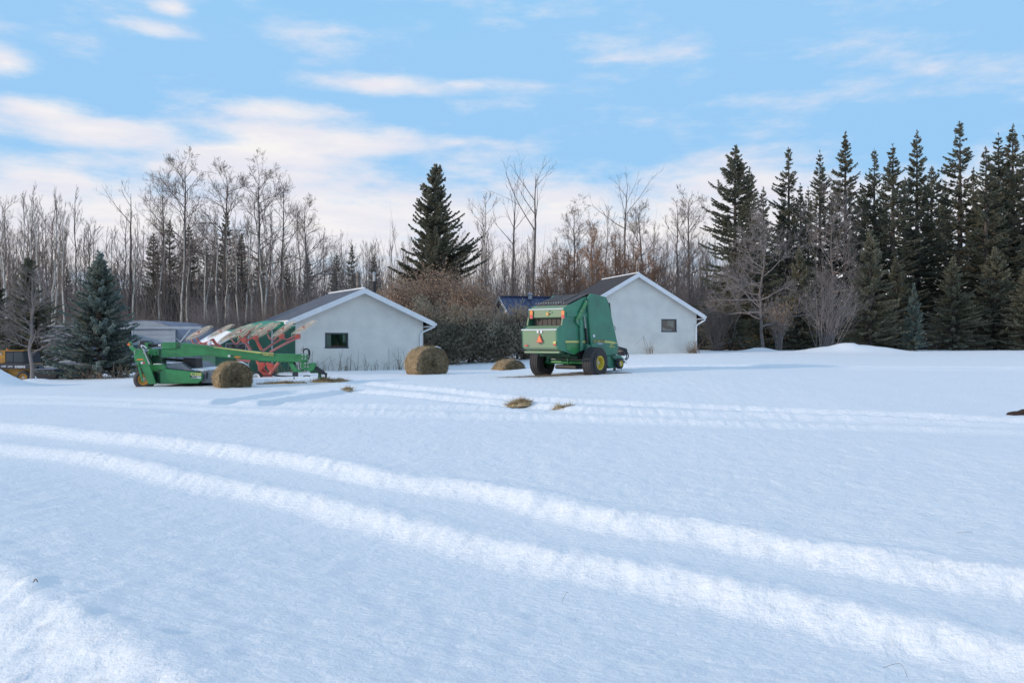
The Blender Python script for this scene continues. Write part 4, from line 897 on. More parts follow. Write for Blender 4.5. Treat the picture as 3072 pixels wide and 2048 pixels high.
# beams and the curved wheel arms
rtube([(1760, 620), (1440, 770), (1160, 930)], .050, 'folding_beam', M_['red_pale'], r6, .05); rtube([(1420, 640), (1200, 770), (1010, 905)], .050, 'folding_beam', M_['red_pale'], r6, .25)
rtube([(870, 650), (930, 780), (990, 880)], .065, 'folding_beam', M_['red'], r6, .1); rtube([(640, 690), (710, 800), (770, 890)], .065, 'folding_beam', M_['red_pale'], r6, .2)
rtube([(430, 570), (500, 670), (620, 750)], .065, 'folding_beam', M_['red'], rK, .1)
rtube([(1390, 580), (1430, 640), (1500, 668), (1580, 640), (1690, 590), (1730, 570)], .034, 'wheel_arm', M_['red_pale'], r6, 0); rtube([(1110, 560), (1150, 640), (1230, 675), (1300, 610), (1350, 570)], .034, 'wheel_arm', M_['red_pale'], r6, 0)
rtube([(530, 590), (570, 660), (680, 695), (780, 640), (850, 620)], .034, 'wheel_arm', M_['red'], r6, 0); rtube([(350, 600), (390, 690), (470, 755), (560, 680), (740, 540)], .034, 'wheel_arm', M_['red_pale'], r6, .1)
rtube([(80, 540), (130, 620), (220, 660), (330, 620), (430, 560)], .034, 'wheel_arm', M_['red'], rK, 0); rtube([(-40, 560), (-10, 640), (60, 690)], .034, 'wheel_arm', M_['red_pale'], rK, 0)
rtube([(60, 670), (330, 690), (560, 730)], .045, 'folding_beam', M_['red_pale'], rK, .05)
for (x, y) in ((1400, 590), (1730, 600), (870, 620), (640, 680)):
    q = r6(x, y, 0); MB().box(q[0]-.10, q[0]+.10, -.1, .1, q[1]-.12, q[1]+.10).build('pivot_block', M_['red'], rk, bevel=.03)
# carriage
for pts, yy in (([(1430, 1080), (1560, 1070), (1600, 1120), (1500, 1290), (1450, 1260)], .1), ([(1620, 1070), (1760, 1110), (1790, 1180), (1720, 1300), (1640, 1200)], -.1), ([(1480, 1270), (1560, 1300), (1720, 1330), (1740, 1400), (1560, 1400)], 0.0)):
    MB().prism([rK(*p, yy) for p in pts], yy-.12, yy+.12).build('carriage_plate', M_['red'], rk, False, .02)
rtube([(1880, 1090), (1780, 1210), (1690, 1340)], .07, 'carriage_beam', M_['red'], rK, -.15); rtube([(1400, 1040), (1480, 1180), (1620, 1300), (1700, 1390)], .06, 'carriage_beam', M_['red'], rK, 0.15)
rtube([(960, 1000), (1080, 1030), (1250, 1045)], .06, 'carriage_beam', M_['red_pale'], rK, .1)
rtube([(1720, 1340), (1900, 1380), (2180, 1395)], .04, 'drawbar', M_['black_paint'], rK, -.1)
wc = RF.y(770, 1131, -.3); wheel(rk, (wc[0], -.3, wc[1]), .245, .17, .145, M_['white_rim'], -1, dish=.25, round_=.05); wheel(rk, (wc[0]+.1, 1.6, wc[1]), .245, .17, .145, M_['white_rim'], 1, dish=.25, round_=.05)
MB().tube([(wc[0], -.2, wc[1]), (wc[0]+.1, 1.5, wc[1])], .04, 8).build('axle', M_['red'], rk)
MB().prism([rK(325, 640), rK(350, 605), rK(400, 600), rK(410, 635), rK(375, 700), rK(330, 700)], -.12, .05).build('snow_cap', M_['snow'], rk, True, .03)

# ------------------------------------------------------------------ skid-steer loader
sy = 41.0; SF = Fr((pix(40, 1140, sy).x, sy, gz(pix(40, 1140, sy).x, sy)+.0), 0.0)
KS = lambda x, y: (0.1275*x, 960+.1275*y)
k3 = lambda x, y, yc=0.0: SF.y(*KS(x, y), yc)
lo_ = empty('skid_steer_loader', SF.o, 0, label='yellow and black skid-steer loader behind the bare tree at the left edge', cat='loader')
def sp(pts, y0, y1, name, m, bevel=.015): return MB().prism([k3(*p, y0) for p in pts], y0, y1).build(name, m, lo_, False, bevel)
sp([(-420, 1160), (-420, 730), (-20, 725), (120, 725), (125, 1010), (330, 1010), (600, 1010), (680, 1100), (690, 1330), (-300, 1340)], -.15, 1.15, 'body', M_['loader_y'])
sp([(30, 730), (120, 728), (125, 1005), (30, 1010)], -.21, -.155, 'cab_pillar', M_['loader_y']); sp([(125, 735), (540, 725), (600, 1020), (130, 1020)], -.20, 1.2, 'cab', M_['black_paint'])
sp([(175, 775), (305, 770), (305, 985), (175, 985)], -.215, -.203, 'side_window', M_['glass']); sp([(335, 770), (515, 765), (550, 990), (335, 988)], -.215, -.203, 'side_window', M_['glass'])
sp([(-430, 720), (560, 705), (575, 725), (-430, 745)], -.25, 1.25, 'cab_roof', M_['loader_y'])
sp([(-430, 1020), (120, 1020), (330, 1015), (690, 1030), (870, 1080), (870, 1140), (690, 1150), (-430, 1140)], -.40, -.22, 'lift_arm', M_['black_paint'])
sp([(-430, 1020), (690, 1030), (870, 1080), (870, 1140), (-430, 1140)], 1.25, 1.42, 'lift_arm', M_['black_paint'])
def stext(s__, cx, cy, size, name, wide=1.0, bold=.004):
    x, z = k3(cx, cy, -.41); Mx = Matrix.Translation((x, -.404, z)) @ Matrix.Rotation(R(90), 4, 'X'); return text(s__, size, M_['decal_w'], lo_, name, Mx, bold, None, wide)
stext('DEERE', 470, 1100, .145, 'lettering', 1.2); stext('320E', 80, 1088, .10, 'model_number', 1.2, .002); stext('XPS', 235, 1095, .11, 'lettering', 1.3, .001)
for (x, y, yy) in ((570, 1355, -.32), (40, 1355, -.32), (570, 1355, 1.32), (40, 1355, 1.32)):
    c = k3(x, y, yy); wheel(lo_, (c[0], yy, c[1]), .33, .28, .19, M_['loader_y'], -1 if yy < 0 else 1, dish=.3, round_=.06)
bk = [(820, 1155), (1280, 1155), (1300, 1200), (1340, 1290), (1290, 1370), (900, 1385), (810, 1300)]
sp(bk, -.5, 1.5, 'bucket', M_['black']); sp([(800, 1148), (1285, 1148), (1285, 1162), (800, 1162)], -.52, 1.52, 'bucket_rail', M_['galv_dark'])
for x in (1060, 1120, 1240):
    sp([(x-25, 1240), (x, 1195), (x+25, 1240)], -.512, -.502, 'bucket_tooth_mark', M_['galv'], 0)
sp([(700, 1040), (800, 1060), (900, 1160), (860, 1300), (760, 1300)], .2, .9, 'coupler', M_['black'])
q = k3(180, 705, .2); MB().lathe([(.001, -.06), (.05, -.05), (.05, .0), (.001, .0)], 10, Matrix.Translation((q[0], .2, q[1])) @ Matrix.Rotation(R(-90), 4, 'X')).build('beacon', M_['orange'], lo_, True)
q = k3(40, 790, -.2); MB().lathe([(.001, -.05), (.04, -.045), (.045, 0), (.001, 0)], 12, Matrix.Translation((q[0], -.215, q[1]))).build('work_lamp', M_['galv'], lo_, True)
a = k3(540, 740, -.2); b = k3(590, 1010, -.2); MB().bar((a[0], -.22, a[1]), (b[0], -.22, b[1]), .05, .05).build('door_pillar', M_['black'], lo_)

# ------------------------------------------------------------------ hay bales
def bale(u, vtop, Y, D, Ln, yaw, label, seed, snow):
    """round bale, axis horizontal; its cut face turned by yaw from the camera towards +x"""
    r = D/2; c = pix(u, vtop, Y); cz = c.z-r; rg = np.random.default_rng(seed)
    root = empty('hay_bale', (c.x, Y, cz-r), 0, label=label, cat='hay bale', group='round hay bales')
    M = Matrix.Translation((0, 0, r)) @ Matrix.Rotation(yaw, 4, 'Z')         # local -y = cut face
    n_, k_ = 72, 26; V = []; hs = np.linspace(-Ln/2, Ln/2, k_)
    q = np.linspace(0, 2*np.pi, n_, endpoint=False)
    for h in hs:
        edge = min(1, (Ln/2-abs(h))/.10); rad = r*(.955+.045*math.sqrt(max(0, edge)))
        rr2 = rad+.05*fbm(np.cos(q)*2+seed+h*.4, np.sin(q)*2+h*1.2, 1.2, 4)+.018*rg.normal(0, 1, n_)
        V += [M @ Vector((a*math.cos(t), h, a*math.sin(t)*(0.95))) for a, t in zip(rr2, q)]
    mb = MB(); fs = []
    for i in range(k_-1):
        for j in range(n_): a = i*n_+j; b = i*n_+(j+1) % n_; fs.append((a, a+n_, b+n_, b))
    mb.add(V, fs).build('straw_side', M_['hay'], root, True)
    for sg_ in (-1, 1):
        W = []; f2 = []; nr = 14
        for i in range(nr+1):
            rr3 = r*.965*i/nr
            for j in range(n_):
                W.append(M @ Vector((rr3*math.cos(q[j]), sg_*(Ln/2+.03*float(vnoise(np.array([rr3*9+seed]), np.array([q[j]*1.5]))[0])+.02*rg.normal()-(.03 if i == nr else 0)), rr3*math.sin(q[j])*.95)))
        for i in range(nr):
            for j in range(n_):
                a = i*n_+j; b = i*n_+(j+1) % n_; f2.append((a, b, b+n_, a+n_) if sg_ < 0 else (a, a+n_, b+n_, b))
        MB().add(W, f2).build('cut_face', M_['hay_face'], root, True)
    nb2 = 4200; t = rg.uniform(0, 2*np.pi, nb2); h = rg.uniform(-Ln/2, Ln/2, nb2); rr2 = r*rg.uniform(.97, 1.02, nb2)
    P = np.stack([rr2*np.cos(t), h, rr2*np.sin(t)*.95], 1); tg = np.stack([-np.sin(t), rg.normal(0, .35, nb2), np.cos(t)], 1)*np.sign(rg.normal(0, 1, nb2))[:, None]
    out = np.stack([np.cos(t), np.zeros(nb2), np.sin(t)], 1); d = tg+out*rg.uniform(0, .5, nb2)[:, None]; d /= np.linalg.norm(d, axis=1)[:, None]
    face = rg.random(nb2) < .3
    rf = r*.95*np.sqrt(rg.random(nb2)); P[face] = np.stack([rf*np.cos(t), np.full(nb2, -Ln/2-.012), rf*np.sin(t)*.95], 1)[face]; d[face] = (tg*.8+np.array([0, -.25, 0]))[face]
    s_ = np.cross(d, out+.3*rg.normal(0, 1, (nb2, 3))); s_ /= np.linalg.norm(s_, axis=1)[:, None]; s_ *= .006; ln = rg.uniform(.08, .26, (nb2, 1))
    VV = np.concatenate([P-s_, P+s_, P+d*ln], 1).reshape(-1, 3); Mr = np.array(M.to_3x3()); VV = VV @ Mr.T+np.array(M.translation)
    link('loose_straw', mesh_np('loose_straw', VV, np.arange(nb2*3).reshape(-1, 3), 3, M_['straw']), None, root, kind='stuff')
    if snow:
        a0, a1, h0, h1 = snow; mb = MB(); nn, kk2 = 14, 8; W = []; f2 = []
        for i in range(kk2):
            for j in range(nn):
                tt = R(a0+(a1-a0)*j/(nn-1)); hh = h0+(h1-h0)*i/(kk2-1); e = min(1, 3*min(j/(nn-1), 1-j/(nn-1), i/(kk2-1), 1-i/(kk2-1))+.0)
                ro = r*1.0+.01+.085*e; W.append(M @ Vector((ro*math.cos(tt), hh, ro*.95*math.sin(tt))))
        for i in range(kk2-1):
            for j in range(nn-1): a = i*nn+j; f2.append((a, a+1, a+nn+1, a+nn))
        mb.add(W, f2).build('snow_cap', M_['snow'], root, True)
    return root
bale(698, 1084, 31.0, 1.20, .80, R(36), 'round hay bale in front of the mower, nearest of the bales', 31, (36, 80, -.41, .2))
bale(1280, 1037, 37.0, 1.60, 1.05, R(36), 'largest dark round hay bale standing by the corner of the left garage', 32, (48, 76, -.535, .1))
bale(1526, 1077, 42.0, 1.45, 1.0, R(34), 'small-looking round hay bale half sunk in snow beside the hedge', 33, (32, 82, -.51, .3))

# dead weeds along the garages
rg = np.random.default_rng(77)
def weeds(n_, pts, name, lab, hmin, hmax, seed, lean=.16):
    rg = np.random.default_rng(seed); mb = MB()
    for i in range(n_):
        t = rg.random()*(len(pts)-1); k = min(int(t), len(pts)-2); f = t-k
        x = pts[k][0]*(1-f)+pts[k+1][0]*f+rg.normal(0, .12); y = pts[k][1]*(1-f)+pts[k+1][1]*f+rg.normal(0, .12)
        z = gz(x, y)-.05; h = rg.uniform(hmin, hmax)*(1 if rg.random() < .4 else .5); l1 = rg.normal(0, lean)*h; l2 = rg.normal(0, lean)*h
        P = [(x, y, z), (x+l1*.4, y+l2*.4, z+h*.5), (x+l1, y+l2, z+h)]
        if rg.random() < .22: P.append((x+l1+rg.choice([-1, 1])*h*.5, y+l2, z+h*.55))
        mb.tube(P, [.012, .009, .007] if len(P) == 3 else [.012, .009, .007, .005], 3, False)
        for _ in range(rg.integers(0, 4)):
            s_ = rg.uniform(.3, .9); b = Vector((x+l1*s_, y+l2*s_, z+h*s_)); mb.tube([b, b+Vector((rg.normal(0, .12), rg.normal(0, .1), rg.uniform(.05, .2)))], [.006, .003], 3, False)
    return mb.build(name, M_['weed'], None, kind='stuff', label=lab)
gp = lambda fr, x, y: tuple((fr.M @ Vector((x, y, 0)))[:2])
weeds(70, [gp(g1, -.2, -.5), gp(g1, 6.2, -.45)], 'dry_weeds', 'dead weed stalks along the foot of the left garage', .35, 1.15, 5)
weeds(26, [gp(g1, -1.6, -1.6), gp(g1, .3, -.8)], 'dry_weeds', 'dead weed stalks among the rake wheels by the tarpaulin shelter', .4, 1.3, 6)
weeds(14, [gp(g2, 4.3, -.4), gp(g2, 4.8, -.4)], 'dry_weeds', 'thin dead stalks under the right garage window', .5, 1.1, 8, .2)
weeds(55, [gp(g2, 7.0, -.5), gp(g2, 7.4, -.5)], 'dry_weeds', 'dry grass tuft at the corner of the right garage', .3, .9, 9, .35)
weeds(110, [tuple(pix(205, 1130, 40)[:2]), tuple(pix(320, 1130, 39.5)[:2]), tuple(pix(400, 1130, 40)[:2])], 'dry_weeds', 'brown dry grass under the blue spruce', .3, .75, 10, .3)
# twigs and stems lying on the near snow
def stem_on_snow(pts, label, r=.0011):
    P = [px_ground(*p) for p in pts]; P = [(x, y, gz(x, y)+.012+.02*(i % 2)) for i, (x, y) in enumerate(P)]
    MB().tube(curve_pts(P, 4), r, 4).build('grass_stem', M_['weed'], None, label=label, cat='stem', group='dry stems poking from the snow')
stem_on_snow([(272, 1398), (285, 1380), (310, 1366)], 'dry stem curving over the left rut wall'); stem_on_snow([(100, 1766), (107, 1761), (113, 1763)], 'dark leaf scrap on the lower left bank', .004)
stem_on_snow([(1686, 1815), (1697, 1800), (1705, 1795)], 'thin dry stem below the near rut in mid picture'); stem_on_snow([(2648, 2022), (2700, 2018), (2722, 2038)], 'long dry stem in the lower right corner')
stem_on_snow([(2870, 1612), (2920, 1614)], 'fine stem lying on smooth snow at the right')
# ------------------------------------------------------------------ trees
def perp(d, rg):
    a = Vector((rg.normal(), rg.normal(), rg.normal())); return (a-d*a.dot(d)).normalized()
def grow(mb, p, d, ln, r, depth, rg, par, n_):
    """one branch and what leaves it; d unit direction"""
    k = 4 if depth == 0 else 3
    pts = [p]; rs = [r]; q = p.copy(); dd = d.copy()
    for i in range(k):
        dd = (dd+perp(dd, rg)*par['wig']*(1 if depth else .5)+Vector((0, 0, par['up']*.12))).normalized(); q = q+dd*(ln/k); pts.append(q.copy()); rs.append(r*(1-.72*(i+1)/k))
    mb.tube(pts, rs, n_, False)
    if depth >= par['levels']: return
    m = par['split'][min(depth, len(par['split'])-1)]
    for j in range(m):
        t = rg.uniform(.25, 1.0); i = min(int(t*k), k-1); f = t*k-i; b = pts[i].lerp(pts[i+1], f)
        bd = (pts[i+1]-pts[i]).normalized(); nd = (bd*math.cos(par['ang'])+perp(bd, rg)*math.sin(par['ang'])+Vector((0, 0, par['up']*.35))).normalized()
        grow(mb, b, nd, ln*rg.uniform(.4, .68)*(1.1-.35*t), max(rs[i]*.55, par['rmin']), depth+1, rg, par, 3)
PRE = {
 'aspen': dict(h=13.5, r=.085, cs=.46, limbs=20, llen=.19, ang=R(34), up=.6, wig=.18, levels=2, split=(5, 4), rmin=.009, lean=.25, el=R(48)),
 'sapling': dict(h=11.0, r=.055, cs=.42, limbs=18, llen=.15, ang=R(28), up=.9, wig=.12, levels=2, split=(4, 3), rmin=.008, lean=.35, el=R(58)),
 'poplar': dict(h=15.0, r=.17, cs=.45, limbs=22, llen=.25, ang=R(38), up=.35, wig=.26, levels=3, split=(7, 5, 3), rmin=.010, lean=.2, el=R(38)),
 'snag': dict(h=15.0, r=.19, cs=.66, limbs=7, llen=.30, ang=R(34), up=.55, wig=.16, levels=2, split=(4, 3), rmin=.010, lean=.3, el=R(46)),
 'round': dict(h=8.0, r=.14, cs=.22, limbs=20, llen=.42, ang=R(42), up=.15, wig=.24, levels=3, split=(7, 5, 4), rmin=.008, lean=.2, el=R(32)),
}
def bare_mesh(kind, seed, **kw):
    par = dict(PRE[kind], **kw); rg = np.random.default_rng(seed); h = par['h']; tr = MB(); cr = MB()
    pts = []; rs = []; x = y = 0.0; dx, dy = rg.normal(0, par['lean']*.10, 2); K = 14
    for i in range(K+1):
        t = i/K; pts.append(Vector((x, y, t*h-.15*(i == 0)))); rs.append(par['r']*(1-t)**.75*(1+.35*math.exp(-t*22))+.012)
        x += dx*h/K+rg.normal(0, .05); y += dy*h/K+rg.normal(0, .05)
    tr.tube(pts, rs, 7, False)
    for i in range(par['limbs']):
        t = par['cs']+(1-par['cs'])*(i+rg.random())/par['limbs']; k = min(int(t*K), K-1); b = pts[k].lerp(pts[k+1], t*K-k); a = rg.uniform(0, 2*math.pi)
        e = par['el']+rg.normal(0, .18)+.5*(t-.7); d = Vector((math.cos(a)*math.cos(e), math.sin(a)*math.cos(e), math.sin(e)))
        ln = h*par['llen']*(1.15-.75*((t-par['cs'])/(1-par['cs'])))*rg.uniform(.6, 1.15)
        grow(cr, b, d, ln, max(rs[k]*.5, par['rmin']*1.5), 0, rg, par, 4)
    return tr, cr
def to_mesh(mb, name, m):
    me = bpy.data.meshes.new(name); me.from_pydata(mb.v, [], mb.f); me.update(); me.materials.append(m); return me
BARE = {}
def bare_variant(key, kind, seed, bark, twig, **kw):
    tr, cr = bare_mesh(kind, seed, **kw); BARE[key] = (to_mesh(tr, 'trunk', bark), to_mesh(cr, 'crown', twig), dict(PRE[kind], **kw)['h'])
def place_bare(key, name, x, y, top_z, label, cat='tree', group=None, rz=0.0, wide=1.0):
    z0 = gz(x, y); a, b, h = BARE[key]; s_ = (top_z-z0)/h
    o = empty(name, (x, y, z0), rz, label=label, cat=cat, group=group); o.scale = (s_*wide, s_*wide, s_)
    link('trunk', a, None, o); link('crown', b, None, o); return o

def spruce_mesh(seed, h, rad, start=.04, dens=1.0, droop=.25, gap=0.0, shape=.85, top_thin=0.0, clump=.34, up_tip=.35, lob=.5, step=1.0):
    """tapered trunk plus whorls of branches carrying needle sprays"""
    rg = np.random.default_rng(seed); tr = MB(); br = MB()
    tr.tube([(0, 0, -.2), (0, 0, h*.3), (0, 0, h*.7), (0, 0, h)], [h*.012+.05, h*.009+.03, h*.005+.015, .008], 7, False)
    A = []; D = []; Ls = []; W = []
    z = h*start
    while z < h*.985:
        f = z/h; rr = rad*(1-f)**shape*(1-top_thin*max(0, f-.5)); nbr = int(rg.integers(7, 11))
        for k in range(nbr):
            if rg.random() < gap: continue
            az_ = rg.uniform(0, 2*math.pi); L_ = max(.18, rr*rg.uniform(.55, 1.15)*(1+lob*float(vnoise(np.array([az_*.95+seed]), np.array([z*.45]))[0]))); e0 = R(38)*f**1.5-droop*(1-f)+rg.normal(0, .10)
            n_ = max(3, int(L_/.16)); p = np.array([0, 0, z+rg.normal(0, .06)]); e = e0; P = [p.copy()]; 
            for i in range(n_):
                e = e0+up_tip*(i/n_)**2
                p = p+np.array([math.cos(az_)*math.cos(e), math.sin(az_)*math.cos(e), math.sin(e)])*L_/n_; P.append(p.copy())
            br.tube([Vector(P[0]), Vector(P[n_//2]), Vector(P[-1])], [.012+.012*L_, .010, .004], 3, False)
            P = np.array(P); T = np.array([math.cos(az_)*math.cos(e), math.sin(az_)*math.cos(e), math.sin(e)]); side = np.array([-math.sin(az_), math.cos(az_), 0])
            m_ = int(max(8, L_*40*dens)); t = rg.uniform(.12, 1.0, m_)**.8; i0 = np.minimum((t*n_).astype(int), n_-1); fr = (t*n_-i0)[:, None]
            B = P[i0]*(1-fr)+P[i0+1]*fr
            sg = rg.choice([-1, 1], m_)[:, None]; sl = (.74*clump*(.45+.8*(1-t))*min(1, L_/1.0+.35))[:, None]*rg.uniform(.6, 1.3, (m_, 1))
            d = T*rg.uniform(.35, 1.0, (m_, 1))+side*sg*rg.uniform(.15, 1.0, (m_, 1))+np.stack([np.zeros(m_), np.zeros(m_), rg.normal(-.22, .32, m_)], 1)
            d /= np.linalg.norm(d, axis=1)[:, None]
            A.append(B); D.append(d); Ls.append(sl); W.append(np.full((m_, 1), .036)+.022*rg.random((m_, 1)))
        z += (h*.015+.09+.06*rg.random())*step
    # leader
    A.append(np.tile([0, 0, h*.97], (12, 1))); d = rg.normal(0, .35, (12, 3)); d[:, 2] = 1; A[-1] = A[-1]+np.stack([np.zeros(12), np.zeros(12), rg.uniform(-.03, .02, 12)*h], 1); D.append(d/np.linalg.norm(d, axis=1)[:, None]); Ls.append(np.full((12, 1), .28)); W.append(np.full((12, 1), .05))
    A = np.concatenate(A); D = np.concatenate(D); Ls = np.concatenate(Ls); W = np.concatenate(W); n_ = len(A)
    s_ = np.cross(D, rg.normal(0, 1, (n_, 3))); s_ /= np.linalg.norm(s_, axis=1)[:, None]
    mid = A+D*Ls*.45; VV = np.concatenate([A, mid-s_*W, A+D*Ls, mid+s_*W], 1).reshape(-1, 3)
    return tr, br, VV, np.arange(n_*4).reshape(-1, 4)
SPR = {}
def spruce_variant(key, m, seed, h, rad, **kw):
    tr, br, V, Fq = spruce_mesh(seed, h, rad, **kw)
    SPR[key] = (to_mesh(tr, 'trunk', M_['dark_bark']), to_mesh(br, 'branches', M_['dark_bark']), mesh_np('needles', V, Fq, 4, m), h)
def place_spruce(key, name, x, y, top_z, label, group=None, rz=0.0, wide=1.0):
    z0 = gz(x, y); t, b, c, h = SPR[key]; s_ = (top_z-z0)/h
    o = empty(name, (x, y, z0), rz, label=label, cat='tree', group=group); o.scale = (s_*wide, s_*wide, s_)
    k = link('trunk', t, None, o); cr = link('crown', c, None, o); link('branches', b, None, cr, kind='stuff'); return o
def at(u, vtop, Y): p = pix(u, vtop, Y); return p.x, p.y, p.z

# --- spruces
spruce_variant('wide', M_['spruce'], 101, 14.0, 4.2, step=.68, dens=1.7, droop=.0, gap=.10, shape=.72, lob=.7, clump=.42, up_tip=.55, start=.08)
spruce_variant('tall_a', M_['spruce'], 102, 17.0, 3.6, dens=1.35, droop=.12, gap=.20, shape=.80, top_thin=.2, clump=.40, up_tip=.45, start=.10)
spruce_variant('tall_b', M_['spruce'], 103, 17.0, 3.3, dens=1.3, droop=.18, gap=.28, shape=.75, top_thin=.2, clump=.40, up_tip=.5, start=.12)
spruce_variant('tall_c', M_['spruce'], 104, 17.0, 3.2, dens=1.3, droop=.10, gap=.24, shape=.78, top_thin=.2, clump=.38, up_tip=.45, start=.08)
spruce_variant('bulky', M_['spruce'], 105, 16.0, 4.2, dens=1.4, droop=.12, gap=.08, lob=.9, shape=.75, clump=.44, up_tip=.45, start=.03)
spruce_variant('blue', M_['spruce_b'], 106, 6.0, 2.5, step=.5, lob=.35, dens=1.6, droop=.05, gap=.05, shape=.80, clump=.30, up_tip=.35, start=.04)
spruce_variant('young', M_['spruce_o'], 107, 9.0, 3.0, step=.75, dens=1.2, droop=.12, gap=.08, shape=.78, clump=.36, up_tip=.35, start=.04)
spruce_variant('young_blue', M_['spruce_g'], 108, 6.5, 1.7, dens=1.3, droop=.10, gap=.06, shape=.85, clump=.32, up_tip=.35, start=.03)
spruce_variant('wood', M_['spruce'], 109, 12.0, 1.9, dens=.8, droop=.3, gap=.22, shape=.7, clump=.36, up_tip=.35, start=.1)
place_spruce('wide', 'spruce_tree', *at(1305, 492, 62), 'big dark spruce standing alone above the brown-leaved bushes', rz=.6, wide=1.05)
ROW = [(2205, 437, 62, 'bulky', 1.0, 'broad dark spruce beside the right garage, first of the spruce row'), (2248, 500, 65, 'tall_a', 1.05, 'shorter spruce leaning against the broad first spruce of the row'),
 (2366, 439, 66, 'tall_b', .95, 'thin-topped spruce with open sky either side, after the broad first spruce'), (2402, 548, 64, 'tall_c', .95, 'low narrow spruce tucked beside the thin-topped spruce'),
 (2460, 451, 68, 'tall_c', .9, 'slim spruce left of the taller fork-branched spruce'), (2536, 392, 66, 'tall_a', .95, 'tall spruce with wide upswept upper branches behind the grey bare tree'),
 (2623, 444, 68, 'tall_b', .9, 'slim spruce directly behind the olive-green young spruce'), (2679, 430, 65, 'tall_c', 1.1, 'dense dark spruce right of the olive-green young spruce'),
 (2751, 391, 68, 'tall_a', .95, 'tall spruce with bare trunk showing, above the small blue-green spruce'), (2880, 361, 66, 'tall_b', 1.05, 'tallest spruce of the row with sky showing on both sides'),
 (2958, 439, 64, 'tall_a', 1.1, 'dense spruce just right of the tallest spruce'), (2996, 399, 68, 'tall_c', 1.05, 'spruce third from the right edge of the row'), (3038, 373, 66, 'tall_a', 1.1, 'spruce second from the right edge of the row'), (3085, 385, 64, 'tall_b', 1.1, 'rightmost spruce cut by the edge of the photo'), (3170, 400, 66, 'tall_c', 1.1, 'spruce just past the right edge')]
for i, (u, v, Y, k, wd, lab) in enumerate(ROW[:-1]): place_spruce(k, 'spruce_tree', *at(u, v, Y), lab, 'tall spruces at the right', rz=i*1.7, wide=wd*1.15)
for i, (u, v, Y) in enumerate([(2290, 560, 74), (2350, 610, 76), (2425, 560, 75), (2500, 540, 77), (2585, 560, 76), (2650, 540, 78), (2715, 530, 76), (2795, 500, 77), (2835, 540, 75), (2920, 500, 77), (2975, 520, 76), (3030, 500, 78)]):
    place_spruce(['tall_a', 'bulky', 'tall_c'][i % 3], 'spruce_tree', *at(u, v, Y), '%s spruce from the left in the half-hidden back row of spruces' % 'first second third fourth fifth sixth seventh eighth ninth tenth eleventh twelfth'.split()[i], 'back row of spruces', rz=i*2.9+1, wide=1.05)
for i, (u, v, Y, k, wd, lab) in enumerate([(2611, 690, 57, 'young', 1.0, 'olive-green young spruce behind the snow mound'), (2742, 850, 56, 'young_blue', .95, 'small blue-green spruce right of the snow mound'),
        (2399, 735, 60, 'young', .8, 'narrow olive spruce behind the bare bush with tan leaves'), (2190, 830, 58, 'young', 1.15, 'dark young spruce close to the right garage corner'),
        (2860, 770, 60, 'young', 1.1, 'wide young spruce below the tallest spruce'), (2985, 740, 61, 'young', 1.15, 'wide young spruce second from the right edge'), (3085, 780, 59, 'young', 1.2, 'wide young spruce at the right edge'), (2300, 860, 61, 'young', 1.1, 'dark young spruce behind the twisted bare tree'), (2495, 850, 62, 'young', 1.1, 'young spruce behind the multi-stemmed bare bush'), (2690, 770, 62, 'young', 1.1, 'young spruce behind the small blue-green spruce')]):
    place_spruce(k, 'young_spruce', *at(u, v, Y), lab, 'young spruces at the right', rz=i*2.1+.4, wide=wd)
place_spruce('blue', 'blue_spruce', *at(300, 762, 41), 'blue spruce at the left between the loader and the metal shed', wide=1.0, rz=.9)
place_spruce('wide', 'spruce_tree', *at(85, 770, 46), 'dark spruce behind the loader and the small bare tree', rz=2.2, wide=1.1)
place_spruce('wide', 'spruce_tree', *at(-12, 835, 47), 'dark spruce cut by the left edge', rz=4.0, wide=1.2)
ORD = 'first second third fourth fifth sixth seventh eighth ninth tenth eleventh twelfth thirteenth fourteenth fifteenth sixteenth seventeenth eighteenth nineteenth twentieth twenty-first twenty-second twenty-third twenty-fourth'.split()
for i, (u, v, Y) in enumerate(sorted([(460, 701, 74), (509, 661, 78), (567, 674, 76), (679, 630, 80), (725, 703, 76), (924, 770, 78), (1056, 735, 82), (1122, 765, 84), (345, 800, 76), (200, 800, 80), (1010, 760, 82), (780, 760, 84), (620, 740, 84), (860, 790, 76)])):
    place_spruce('wood', 'forest_spruce', *at(u, v, Y), '%s dark slender spruce from the left among the bare trees of the wood' % ORD[i], 'spruces in the wood', rz=i*1.3, wide=1.0+.12*(i % 3))

# --- bare trees
for i in range(4): bare_variant('aspen%d' % i, 'aspen', 200+i, M_['aspen_bark'] if i == 1 else M_['grey_bark'], M_['twig'])
for i in range(3): bare_variant('sapling%d' % i, 'sapling', 220+i, M_['twig'], M_['twig']); bare_variant('pale%d' % i, 'sapling', 230+i, M_['aspen_bark'], M_['twig'], r=.075)
for i in range(2): bare_variant('poplar%d' % i, 'poplar', 240+i, M_['grey_bark'], M_['twig'])
for i in range(3): bare_variant('snag%d' % i, 'snag', 260+i, M_['grey_bark'], M_['grey_bark'])
bare_variant('fork', 'snag', 275, M_['dark_bark'], M_['dark_bark'], limbs=3, cs=.80, llen=.22)
bare_variant('round0', 'round', 280, M_['twig_grey'], M_['twig_grey'], cs=.20, el=R(40), limbs=22, llen=.36)
bare_variant('round1', 'round', 281, M_['grey_bark'], M_['twig_grey'], r=.10, limbs=28, cs=.18, wig=.34, el=R(26))
bare_variant('round2', 'round', 282, M_['grey_bark'], M_['twig'], limbs=16)
bare_variant('willow', 'round', 283, M_['twig_red'], M_['twig_red'], up=.5, el=R(52), limbs=26, llen=.30, cs=.10)
